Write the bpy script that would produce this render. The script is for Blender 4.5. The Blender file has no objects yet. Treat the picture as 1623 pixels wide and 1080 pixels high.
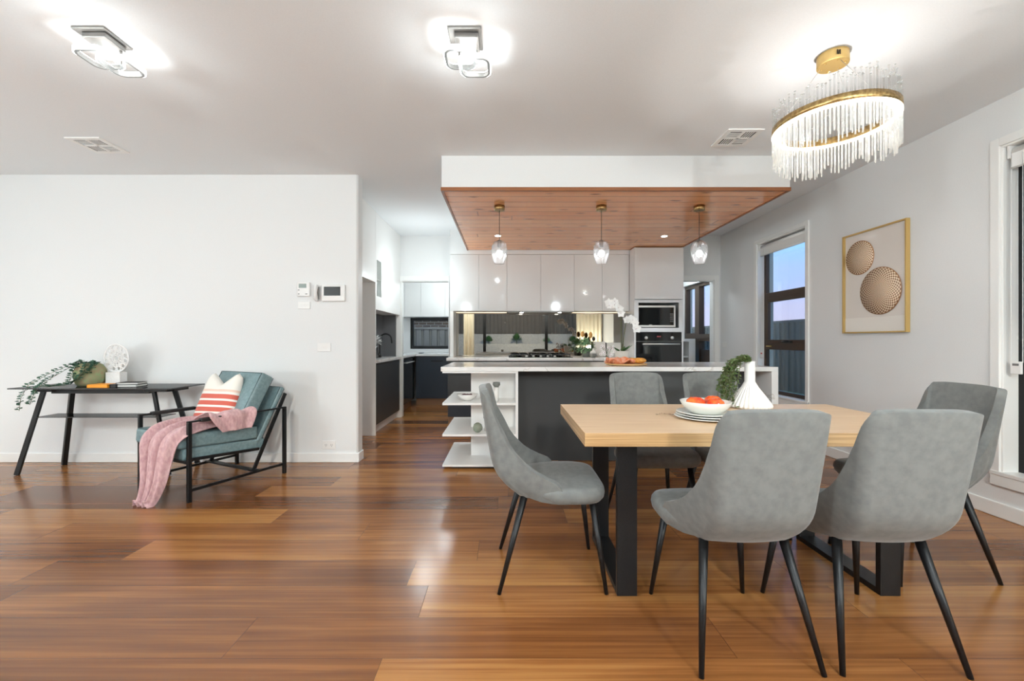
import bpy, bmesh, math, random
from mathutils import Vector, Matrix
random.seed(7)
S = bpy.context.scene
C = S.collection
PI = math.pi

# ------------------------------------------------------------ camera, world, exposure
F = 676.0; VX = 803.0; VY = 540.0; H = 1.17
cam_d = bpy.data.cameras.new('camera'); cam = bpy.data.objects.new('camera', cam_d); C.objects.link(cam)
cam_d.sensor_width = 36.0; cam_d.lens = 36.0 * F / 1623.0
cam_d.shift_x = (811.5 - VX) / 1623.0; cam_d.clip_start = 0.02; cam_d.clip_end = 300
cam.location = (0, 0, H); cam.rotation_euler = (PI / 2, 0, 0)
S.camera = cam
S.view_settings.view_transform = 'Standard'; S.view_settings.look = 'None'
S.view_settings.gamma = 1.0; S.view_settings.exposure = 0.28
S.view_settings.use_curve_mapping = False
S.cycles.max_bounces = 10; S.cycles.diffuse_bounces = 5; S.cycles.glossy_bounces = 4
S.cycles.transmission_bounces = 8; S.cycles.transparent_max_bounces = 24
S.cycles.caustics_refractive = False; S.cycles.caustics_reflective = False
S.cycles.sample_clamp_indirect = 4.0

def lin(r, g, b):
    f = lambda c: (c / 255 / 12.92) if c / 255 <= .04045 else ((c / 255 + .055) / 1.055) ** 2.4
    return (f(r), f(g), f(b), 1)

W = bpy.data.worlds.new('world'); S.world = W; W.use_nodes = True
wn = W.node_tree; wn.nodes.clear()
wo = wn.nodes.new('ShaderNodeOutputWorld'); wb = wn.nodes.new('ShaderNodeBackground')
wt = wn.nodes.new('ShaderNodeTexCoord'); ws = wn.nodes.new('ShaderNodeSeparateXYZ'); wr = wn.nodes.new('ShaderNodeValToRGB')
wm = wn.nodes.new('ShaderNodeMapping'); wm.inputs['Scale'].default_value = (3, 3, 14)
wno = wn.nodes.new('ShaderNodeTexNoise'); wno.inputs['Scale'].default_value = 1.2
wma = wn.nodes.new('ShaderNodeMath'); wma.operation = 'MULTIPLY_ADD'; wma.inputs[1].default_value = .10; 
wn.links.new(wt.outputs['Generated'], ws.inputs[0]); wn.links.new(wt.outputs['Generated'], wm.inputs[0])
wn.links.new(wm.outputs[0], wno.inputs[0]); wn.links.new(wno.outputs[0], wma.inputs[0]); wn.links.new(ws.outputs['Z'], wma.inputs[2])
wn.links.new(wma.outputs[0], wr.inputs[0])
cr = wr.color_ramp
cr.elements[0].position = 0.04; cr.elements[0].color = lin(150, 165, 196)
cr.elements[1].position = 0.5; cr.elements[1].color = lin(84, 138, 205)
for p_, c_ in ((.10, lin(168, 168, 200)), (.16, lin(150, 168, 215)), (.24, lin(132, 180, 236))):
    e_ = cr.elements.new(p_); e_.color = c_
wb.inputs[1].default_value = 2.0
wn.links.new(wr.outputs[0], wb.inputs[0]); wn.links.new(wb.outputs[0], wo.inputs[0])

WARM = (1.0, .93, .84); NEUT = (1.0, .965, .93)
def light(kind, loc, power, size=.1, col=NEUT, rot=(0, 0, 0), spot=None, name='light'):
    d = bpy.data.lights.new(name, kind); d.energy = power; d.color = col
    if kind == 'AREA': d.shape = 'DISK'; d.size = size
    else: d.shadow_soft_size = size
    if kind == 'SPOT': d.spot_size = spot or 2.4; d.spot_blend = .8
    o = bpy.data.objects.new(name, d); C.objects.link(o); o.location = loc; o.rotation_euler = rot
    return o
# lamps of the room: the two ceiling fittings seen, chandelier, pendants, downlights; fittings behind the viewer and fill lights are added
LAMPS = [(-.22, 2.28), (-2.10, 2.26)]
LAMPS_ADDED = [(-3.9, .2), (-1.2, -.4), (1.4, .1)]  # unseen fittings put in behind the viewer for more light
COOL = (.82, .93, .97)
for x, y in LAMPS: light('POINT', (x, y, 2.58), 4, .04, COOL, name='ceiling_lamp_light')
for (x, y), pw_ in zip(LAMPS_ADDED, (44, 84, 74)): light('POINT', (x, y, 2.15), pw_, .03, COOL, name='ceiling_lamp_light')  # added sources hung below those fittings to even out the ceiling
light('POINT', (-4.5, -.9, 1.2), 95, .20, COOL, name='floor_lamp_light')  # added fill from the rear left, no lamp stands here
light('POINT', (-4.6, 2.2, 1.1), 18, .15, COOL, name='floor_lamp_light')  # weak added fill at the left, without any lamp
light('POINT', (2.7, -1.0, .9), 85, .12, COOL, name='floor_lamp_light')  # added fill for the right side, no lamp behind it
light('POINT', (1.82, 2.38, 2.28), 9, .02, NEUT, name='chandelier_light')
for x in (-.07, .915, 1.86): light('POINT', (x, 4.12, 2.005), 15, .025, COOL, name='pendant_light')
for x, y in ((-.108, 5.28), (1.96, 5.30)): light('SPOT', (x, y, 2.445), 45, .03, COOL, spot=1.5, name='downlight_light')
for x in (.22, .78): light('SPOT', (x, 6.25, 1.57), 13, .02, WARM, spot=2.7, name='rangehood_light')
light('POINT', (-1.0, 7.2, 2.2), 20, .08, COOL, name='pantry_light')
light('POINT', (-1.1, 5.7, 2.0), 14, .08, COOL, name='hall_light')  # fill without a fitting, added to brighten the hall
light('POINT', (2.85, 7.2, 2.4), 20, .08, COOL, name='laundry_light')  # unseen fill added inside the laundry
light('POINT', (.6, -5.0, 3.0), 750, .2, WARM, name='garden_light')  # added to brighten the garden mirrored in the splashback
light('POINT', (-1.6, 9.3, 2.4), 90, .2, COOL, name='side_path_light')  # added to brighten the view through the pantry window

# ------------------------------------------------------------ materials
def mat(name, col, rough=.5, metal=0, **kw):
    m = bpy.data.materials.new(name); m.use_nodes = True
    b = m.node_tree.nodes['Principled BSDF']
    b.inputs['Base Color'].default_value = col; b.inputs['Roughness'].default_value = rough; b.inputs['Metallic'].default_value = metal
    for k, v in kw.items(): b.inputs[k.replace('_', ' ')].default_value = v
    return m
def nodes(m): return m.node_tree.nodes, m.node_tree.links, m.node_tree.nodes['Principled BSDF']
def noise_var(m, c1, c2, scale=(5, 5, 5), nscale=1.0, detail=4, bump=0, coord='Object', ramp=(.35, .65)):
    n, l, b = nodes(m)
    t = n.new('ShaderNodeTexCoord'); mp = n.new('ShaderNodeMapping'); mp.inputs['Scale'].default_value = scale
    no = n.new('ShaderNodeTexNoise'); no.inputs['Scale'].default_value = nscale; no.inputs['Detail'].default_value = detail
    r = n.new('ShaderNodeValToRGB'); r.color_ramp.elements[0].color = c1; r.color_ramp.elements[1].color = c2
    r.color_ramp.elements[0].position = ramp[0]; r.color_ramp.elements[1].position = ramp[1]
    l.new(t.outputs[coord], mp.inputs[0]); l.new(mp.outputs[0], no.inputs[0]); l.new(no.outputs[0], r.inputs[0]); l.new(r.outputs[0], b.inputs['Base Color'])
    if bump:
        bp = n.new('ShaderNodeBump'); bp.inputs['Strength'].default_value = bump; bp.inputs['Distance'].default_value = .005
        l.new(no.outputs[0], bp.inputs['Height']); l.new(bp.outputs[0], b.inputs['Normal'])
    return m
def emis(name, col, st):
    m = mat(name, col); n, l, b = nodes(m)
    b.inputs['Emission Color'].default_value = col; b.inputs['Emission Strength'].default_value = st
    return m
def glass(name, tint=(1, 1, 1, 1), refl=.08, rough=0.0, extra=None, ex=0):
    m = bpy.data.materials.new(name); m.use_nodes = True; n = m.node_tree.nodes; l = m.node_tree.links; n.clear()
    o = n.new('ShaderNodeOutputMaterial'); tr = n.new('ShaderNodeBsdfTransparent'); tr.inputs[0].default_value = tint
    g = n.new('ShaderNodeBsdfGlossy'); g.inputs['Roughness'].default_value = rough
    mx = n.new('ShaderNodeMixShader'); fr = n.new('ShaderNodeLayerWeight'); fr.inputs[0].default_value = .25
    ma = n.new('ShaderNodeMath'); ma.operation = 'MULTIPLY_ADD'; ma.inputs[1].default_value = .35; ma.inputs[2].default_value = refl
    l.new(fr.outputs['Fresnel'], ma.inputs[0]); l.new(ma.outputs[0], mx.inputs[0])
    l.new(tr.outputs[0], mx.inputs[1]); l.new(g.outputs[0], mx.inputs[2])
    last = mx
    if ex:
        d = n.new('ShaderNodeBsdfTranslucent') ; d.inputs[0].default_value = extra
        d2 = n.new('ShaderNodeBsdfDiffuse'); d2.inputs[0].default_value = extra
        m3 = n.new('ShaderNodeMixShader'); l.new(d.outputs[0], m3.inputs[1]); l.new(d2.outputs[0], m3.inputs[2])
        m2 = n.new('ShaderNodeMixShader'); m2.inputs[0].default_value = ex
        l.new(mx.outputs[0], m2.inputs[1]); l.new(m3.outputs[0], m2.inputs[2]); last = m2
    l.new(last.outputs[0], o.inputs[0]); return m

M = {}
M['wall'] = noise_var(mat('wall_paint', lin(232, 229, 224), .55), lin(230, 230, 229), lin(233, 233, 232), nscale=30)
M['ceil'] = noise_var(mat('ceiling_paint', lin(232, 230, 226), .8), lin(232, 234, 235), lin(235, 237, 238), nscale=30)
M['trim'] = mat('gloss_white_trim', lin(240, 239, 236), .3)
M['gloss'] = mat('gloss_white_cabinet', lin(226, 226, 225), .06)
M['satin_white'] = mat('satin_white_cabinet', lin(236, 234, 231), .35)
M['dark'] = mat('charcoal_cabinet', lin(58, 59, 60), .38)
M['navy'] = mat('navy_cabinet', lin(44, 52, 62), .3)
M['black'] = noise_var(mat('black_metal', lin(20, 20, 21), .4, .3), lin(17, 17, 18), lin(24, 24, 25), nscale=40)
M['blackg'] = mat('black_glass', lin(16, 17, 18), .06)
M['chrome'] = mat('brushed_steel', lin(214, 212, 208), .38, .6)
M['steel'] = mat('grey_aluminium', lin(150, 148, 145), .35, .8)
M['gold'] = mat('brushed_gold', lin(218, 184, 118), .38, .7)
M['brass'] = noise_var(mat('hammered_brass', lin(176, 146, 96), .35, 1), lin(150, 122, 78), lin(205, 176, 122), scale=(60, 60, 60), bump=.4)
M['bronze'] = mat('bronze_window_frame', lin(72, 54, 40), .35, .4)
M['teal'] = noise_var(mat('teal_leather', lin(100, 122, 127), .42), lin(104, 128, 132), lin(122, 144, 147), nscale=9, bump=.08)
M['piping'] = mat('dark_teal_piping', lin(58, 76, 80), .5)
M['white'] = mat('white_plastic', lin(238, 236, 233), .35)
M['ceramic'] = mat('white_ceramic', lin(232, 229, 224), .18)
M['plate'] = mat('pale_stoneware', lin(226, 226, 220), .25)
M['screen'] = mat('dark_screen', lin(38, 40, 38), .15)
M['lcd'] = mat('green_lcd', lin(122, 134, 126), .3)
M['green'] = noise_var(mat('leaf_green', lin(66, 110, 62), .5), lin(48, 88, 50), lin(84, 126, 70), nscale=25)
M['greend'] = noise_var(mat('trailing_leaf_green', lin(62, 84, 40), .5), lin(44, 64, 30), lin(92, 112, 58), nscale=40)
M['greenb'] = noise_var(mat('blue_green_leaf', lin(48, 84, 66), .5), lin(38, 66, 54), lin(70, 110, 84), nscale=30)
M['greenp'] = noise_var(mat('pale_green_leaf', lin(130, 165, 128), .5), lin(108, 148, 104), lin(160, 190, 152), nscale=30)
M['stem'] = mat('plant_stem', lin(92, 96, 52), .6)
M['potg'] = noise_var(mat('mossy_green_pot', lin(120, 130, 96), .7), lin(140, 158, 114), lin(158, 136, 106), nscale=5, bump=.3)
M['orange'] = mat('orange_book', lin(236, 152, 30), .5)
M['paper'] = mat('paper_edge', lin(228, 226, 220), .8)
M['blk'] = mat('black_cover', lin(26, 26, 27), .5)
M['white_wood'] = noise_var(mat('white_carved_wood', lin(236, 234, 232), .6), lin(228, 226, 224), lin(240, 239, 237), nscale=30)
M['glass'] = glass('clear_glass', (.96, .98, .97, 1), .03)
M['smoke'] = glass('smoked_glass', (.22, .22, .23, 1), .12)
M['shade'] = glass('ribbed_clear_glass', (.93, .94, .95, 1), .10, .02, (1, 1, 1, 1), .06)
M['rod'] = glass('acrylic_rod', (.93, .94, .93, 1), .08, .05, (1, 1, 1, 1), .22)
M['rodclear'] = glass('clear_acrylic_rod', (.97, .975, .975, 1), .02, .05)
M['led'] = emis('led_strip', (1, .98, .95, 1), 5)
M['ledw'] = emis('warm_led_strip', (1, .90, .72, 1), 6)
M['bulb'] = emis('glowing_bulb', (1, .98, .95, 1), 14)
M['cord'] = mat('dark_cord', lin(60, 50, 42), .6)
M['cloth'] = noise_var(mat('orange_napkin', lin(226, 150, 110), .8), lin(222, 120, 62), lin(236, 176, 150), nscale=9, bump=.3)
M['bread'] = noise_var(mat('golden_bread', lin(222, 150, 60), .6), lin(206, 128, 40), lin(236, 176, 84), nscale=14, bump=.2)
M['board'] = mat('round_wood_board', lin(214, 176, 120), .5)
M['spoon'] = mat('light_wood_spoon', lin(214, 160, 92), .5)
M['tomato'] = noise_var(mat('orange_red_skin', lin(232, 84, 30), .12), lin(222, 56, 26), lin(240, 116, 48), nscale=6)
M['petal'] = mat('white_petal', lin(252, 252, 250), .5)
M['pinkpetal'] = mat('mauve_centre', lin(150, 96, 110), .6)
M['stone_pot'] = mat('grey_ceramic', lin(120, 122, 116), .4)
M['concrete'] = mat('pale_grey_pot', lin(214, 210, 200), .6)
M['skirt'] = mat('copper_kickboard', lin(150, 112, 84), .35, .2)  # one even brown for the kickboards
M['beige'] = mat('beige_render', lin(196, 186, 172), .85)
M['mirror'] = mat('grey_mirror_splashback', lin(172, 166, 156), .015, 1)
M['grey_splash'] = mat('grey_glass_splashback', lin(104, 104, 106), .12)
M['socket'] = mat('slot_grey', lin(120, 118, 116), .6)
M['duct'] = mat('dark_duct', lin(70, 69, 67), .8)
M['redtag'] = mat('red_print', lin(205, 90, 90), .6)
M['screenmesh'] = noise_var(mat('insect_screen', lin(62, 63, 64), .6), lin(58, 59, 60), lin(66, 67, 68), nscale=60)
M['basket'] = None

def quartz(m):
    n, l, b = nodes(m)
    t = n.new('ShaderNodeTexCoord'); mp = n.new('ShaderNodeMapping'); mp.inputs['Scale'].default_value = (.7, 1.5, 1.0); mp.inputs['Rotation'].default_value = (0, 0, .5)
    no = n.new('ShaderNodeTexNoise'); no.inputs['Scale'].default_value = 1.6; no.inputs['Detail'].default_value = 6; no.inputs['Distortion'].default_value = .7
    r = n.new('ShaderNodeValToRGB'); e = r.color_ramp.elements
    e[0].position = .492; e[0].color = lin(238, 236, 233); e[1].position = .508; e[1].color = lin(238, 236, 233)
    k = r.color_ramp.elements.new(.5); k.color = lin(206, 200, 193)
    l.new(t.outputs['Object'], mp.inputs[0]); l.new(mp.outputs[0], no.inputs[0]); l.new(no.outputs[0], r.inputs[0]); l.new(r.outputs[0], b.inputs['Base Color'])
    return m
M['quartz'] = quartz(mat('veined_white_stone', lin(238, 236, 233), .12))

def wood_floor(name, pw, y0, plen, cols, rough, along_x=True, groove=.0015, coat=0, knots=False):
    m = mat(name, lin(150, 100, 60), rough); n, l, b = nodes(m)
    def mth(op, a, c=None, d=None):
        q = n.new('ShaderNodeMath'); q.operation = op
        for i, v in enumerate((a, c, d)):
            if v is None: continue
            if isinstance(v, (int, float)): q.inputs[i].default_value = v
            else: l.new(v, q.inputs[i])
        return q.outputs[0]
    t = n.new('ShaderNodeTexCoord'); s = n.new('ShaderNodeSeparateXYZ'); l.new(t.outputs['Object'], s.inputs[0])
    X, Y = s.outputs['X'], s.outputs['Y']
    ry = mth('DIVIDE', mth('SUBTRACT', Y, y0), pw); row = mth('FLOOR', ry); fy = mth('FRACT', ry)
    wnz = n.new('ShaderNodeTexWhiteNoise'); wnz.noise_dimensions = '1D'; l.new(row, wnz.inputs['W'])
    rx = mth('ADD', mth('DIVIDE', X, plen), mth('MULTIPLY', wnz.outputs['Value'], 7.3)); colu = mth('FLOOR', rx); fx = mth('FRACT', rx)
    cb = n.new('ShaderNodeCombineXYZ'); l.new(row, cb.inputs[0]); l.new(colu, cb.inputs[1])
    w2 = n.new('ShaderNodeTexWhiteNoise'); w2.noise_dimensions = '3D'; l.new(cb.outputs[0], w2.inputs['Vector'])
    # grain
    off = mth('MULTIPLY', w2.outputs['Value'], 37.0)
    cg = n.new('ShaderNodeCombineXYZ'); l.new(mth('ADD', mth('MULTIPLY', X, .9), off), cg.inputs[0]); l.new(mth('MULTIPLY', Y, 48.0), cg.inputs[1]); l.new(off, cg.inputs[2])
    no = n.new('ShaderNodeTexNoise'); no.inputs['Scale'].default_value = 1.0; no.inputs['Detail'].default_value = 7; no.inputs['Roughness'].default_value = .62; no.inputs['Distortion'].default_value = .35
    l.new(cg.outputs[0], no.inputs['Vector'])
    cg2 = n.new('ShaderNodeCombineXYZ'); l.new(mth('ADD', mth('MULTIPLY', X, .5), off), cg2.inputs[0]); l.new(mth('MULTIPLY', Y, 5.0), cg2.inputs[1]); l.new(off, cg2.inputs[2])
    no2 = n.new('ShaderNodeTexNoise'); no2.inputs['Scale'].default_value = 1.0; no2.inputs['Detail'].default_value = 3; no2.inputs['Distortion'].default_value = .8
    l.new(cg2.outputs[0], no2.inputs['Vector'])
    f = mth('ADD', mth('ADD', mth('MULTIPLY', no.outputs[0], .55), mth('MULTIPLY', no2.outputs[0], .62)), mth('MULTIPLY', mth('SUBTRACT', w2.outputs['Value'], .5), .30))
    r = n.new('ShaderNodeValToRGB'); e = r.color_ramp.elements
    ps = [.30, .50, .62, .82]
    e[0].position = ps[0]; e[0].color = cols[0]; e[1].position = ps[3]; e[1].color = cols[3]
    for p, c in ((ps[1], cols[1]), (ps[2], cols[2])):
        k = e.new(p); k.color = c
    l.new(f, r.inputs[0])
    # grooves
    gx = mth('MINIMUM', fx, mth('SUBTRACT', 1.0, fx)); gy = mth('MINIMUM', fy, mth('SUBTRACT', 1.0, fy))
    g = mth('MINIMUM', mth('MULTIPLY', gx, plen), mth('MULTIPLY', gy, pw))
    gm = mth('SMOOTH_MIN', mth('DIVIDE', g, groove), 1.0, .05)
    mx = n.new('ShaderNodeMix'); mx.data_type = 'RGBA'; mx.inputs['A'].default_value = tuple(c * .35 for c in cols[0][:3]) + (1,)
    l.new(gm, mx.inputs['Factor']); l.new(r.outputs[0], mx.inputs['B'])
    out = mx.outputs['Result']
    if knots:
        vo = n.new('ShaderNodeTexVoronoi'); vo.inputs['Scale'].default_value = 1.0; ck = n.new('ShaderNodeCombineXYZ')
        l.new(mth('MULTIPLY', X, 3.2), ck.inputs[0]); l.new(mth('MULTIPLY', Y, 9.0), ck.inputs[1]); l.new(ck.outputs[0], vo.inputs['Vector'])
        kd = mth('ADD', vo.outputs['Distance'], mth('MULTIPLY', mth('SUBTRACT', no.outputs[0], .5), .5))
        rk = n.new('ShaderNodeValToRGB'); rk.color_ramp.elements[0].position = .10; rk.color_ramp.elements[0].color = (1, 1, 1, 1); rk.color_ramp.elements[1].position = .20; rk.color_ramp.elements[1].color = (0, 0, 0, 1)
        l.new(kd, rk.inputs[0]); m2 = n.new('ShaderNodeMix'); m2.data_type = 'RGBA'; m2.inputs['B'].default_value = lin(96, 44, 30)
        l.new(mth('MULTIPLY', rk.outputs[0], .75), m2.inputs['Factor']); l.new(out, m2.inputs['A']); out = m2.outputs['Result']
    l.new(out, b.inputs['Base Color'])
    bp = n.new('ShaderNodeBump'); bp.inputs['Strength'].default_value = .12; bp.inputs['Distance'].default_value = .001
    l.new(mth('ADD', gm, mth('MULTIPLY', no.outputs[0], .3)), bp.inputs['Height']); l.new(bp.outputs[0], b.inputs['Normal'])
    b.inputs['Coat Weight'].default_value = coat; b.inputs['Coat Roughness'].default_value = .12
    return m
M['floor'] = wood_floor('timber_floor', .2325, 2.034, 1.9, [lin(86, 50, 26), lin(118, 72, 37), lin(140, 89, 47), lin(174, 122, 68)], .22)
M['panel'] = wood_floor('cypress_lining_boards', .15, 3.70, 9.0, [lin(214, 136, 84), lin(232, 158, 104), lin(238, 168, 116), lin(244, 182, 132)], .14, groove=.009, knots=True)
M['paneltrim'] = noise_var(mat('stained_timber_trim', lin(140, 84, 48), .3), lin(128, 76, 42), lin(156, 98, 58), scale=(2, 40, 40))
M['oak'] = noise_var(mat('pale_oak_table', lin(214, 178, 134), .34), lin(208, 174, 138), lin(224, 194, 160), scale=(1.2, 26, 50), nscale=2.2, detail=6)
M['oakedge'] = noise_var(mat('oak_table_edge', lin(190, 152, 104), .4), lin(160, 122, 78), lin(206, 168, 120), scale=(1.0, 1.0, 110), nscale=2.0, detail=5)
M['fabric'] = noise_var(mat('grey_velvet', lin(140, 141, 138), .85, Sheen_Weight=.2, Sheen_Roughness=.4), lin(102, 103, 101), lin(114, 115, 112), scale=(30, 30, 30), nscale=1.0, detail=9, bump=.05)
M['pink'] = noise_var(mat('pink_knit', lin(206, 160, 158), .95, Sheen_Weight=.2), lin(188, 146, 148), lin(210, 172, 172), scale=(60, 60, 30), bump=.5)
M['dirt'] = noise_var(mat('garden_soil', lin(70, 62, 54), .9), lin(58, 52, 44), lin(84, 76, 66), nscale=8)
M['grass'] = noise_var(mat('lawn_turf', lin(56, 140, 50), .9), lin(40, 120, 36), lin(80, 165, 64), nscale=60)
M['limestone'] = noise_var(mat('limestone_block', lin(190, 186, 176), .85), lin(170, 166, 156), lin(206, 202, 192), nscale=4)
M['paver'] = noise_var(mat('grey_paving', lin(130, 128, 122), .85), lin(120, 118, 113), lin(142, 140, 134), nscale=5)
M['curtain'] = mat('cream_curtain', lin(226, 214, 188), .85)

def stripes_fence(m, c1, c2, period=.25, axis='X', z=None):
    n, l, b = nodes(m)
    t = n.new('ShaderNodeTexCoord'); wv = n.new('ShaderNodeTexWave'); wv.bands_direction = axis; wv.inputs['Scale'].default_value = .314 / period
    r = n.new('ShaderNodeValToRGB'); r.color_ramp.elements[0].color = c1; r.color_ramp.elements[1].color = c2; r.color_ramp.elements[0].position = .2; r.color_ramp.elements[1].position = .6
    l.new(t.outputs['Object'], wv.inputs[0]); l.new(wv.outputs[0], r.inputs[0]); l.new(r.outputs[0], b.inputs['Base Color'])
    return m
M['fence'] = mat('grey_steel_fence', lin(90, 84, 76), .6)
def bricks(m):
    n, l, b = nodes(m); t = n.new('ShaderNodeTexCoord'); mp = n.new('ShaderNodeMapping'); mp.inputs['Rotation'].default_value = (PI / 2, 0, 0)
    br = n.new('ShaderNodeTexBrick'); br.inputs['Scale'].default_value = 1; br.inputs['Brick Width'].default_value = .24; br.inputs['Row Height'].default_value = .086; br.inputs['Mortar Size'].default_value = .01
    br.inputs['Color1'].default_value = lin(120, 92, 72); br.inputs['Color2'].default_value = lin(92, 70, 58); br.inputs['Mortar'].default_value = lin(176, 168, 156)
    l.new(t.outputs['Object'], mp.inputs[0]); l.new(mp.outputs[0], br.inputs[0]); l.new(br.outputs[0], b.inputs['Base Color']); return m
M['brick'] = bricks(mat('brown_brick', lin(110, 86, 70), .85))

def pillow_mat():
    m = mat('striped_cotton', lin(232, 226, 216), .9, Sheen_Weight=.2); n, l, b = nodes(m)
    t = n.new('ShaderNodeTexCoord'); s = n.new('ShaderNodeSeparateXYZ'); l.new(t.outputs['Object'], s.inputs[0])
    mr = n.new('ShaderNodeMapRange'); mr.inputs['From Min'].default_value = 0; mr.inputs['From Max'].default_value = .5
    l.new(s.outputs['Z'], mr.inputs['Value'])
    r = n.new('ShaderNodeValToRGB'); r.color_ramp.interpolation = 'CONSTANT'
    w = lin(234, 229, 220); c = lin(196, 92, 76); pk = lin(226, 196, 178)
    e = r.color_ramp.elements; e[0].position = 0; e[0].color = c; e[1].position = .16; e[1].color = w
    for p, k in ((.19, c), (.265, w), (.30, c), (.375, w), (.41, c), (.485, w), (.53, pk), (.57, w)):
        q = e.new(p); q.color = k
    l.new(mr.outputs[0], r.inputs[0]); l.new(r.outputs[0], b.inputs['Base Color']); return m
M['pillow'] = pillow_mat()

def basket_mat():
    m = mat('woven_rattan_print', lin(200, 160, 118), .5); n, l, b = nodes(m)
    t = n.new('ShaderNodeTexCoord'); s = n.new('ShaderNodeSeparateXYZ'); l.new(t.outputs['Object'], s.inputs[0])
    def mth(op, a, c=None):
        q = n.new('ShaderNodeMath'); q.operation = op
        for i, v in enumerate((a, c)):
            if v is None: continue
            if isinstance(v, (int, float)): q.inputs[i].default_value = v
            else: l.new(v, q.inputs[i])
        return q.outputs[0]
    Y, Z = s.outputs['Y'], s.outputs['Z']
    rr = mth('SQRT', mth('ADD', mth('MULTIPLY', Y, Y), mth('MULTIPLY', Z, Z))); an = mth('ARCTAN2', Y, Z)
    a = mth('SINE', mth('MULTIPLY', rr, 230.0)); c = mth('SINE', mth('MULTIPLY', an, 36.0))
    f = mth('ADD', mth('MULTIPLY', mth('MULTIPLY', a, c), .5), .5)
    r = n.new('ShaderNodeValToRGB'); r.color_ramp.elements[0].color = lin(140, 98, 62); r.color_ramp.elements[1].color = lin(244, 222, 196)
    r.color_ramp.elements[0].position = .35; r.color_ramp.elements[1].position = .62
    l.new(f, r.inputs[0]); l.new(r.outputs[0], b.inputs['Base Color']); return m
M['basket'] = basket_mat()

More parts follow.
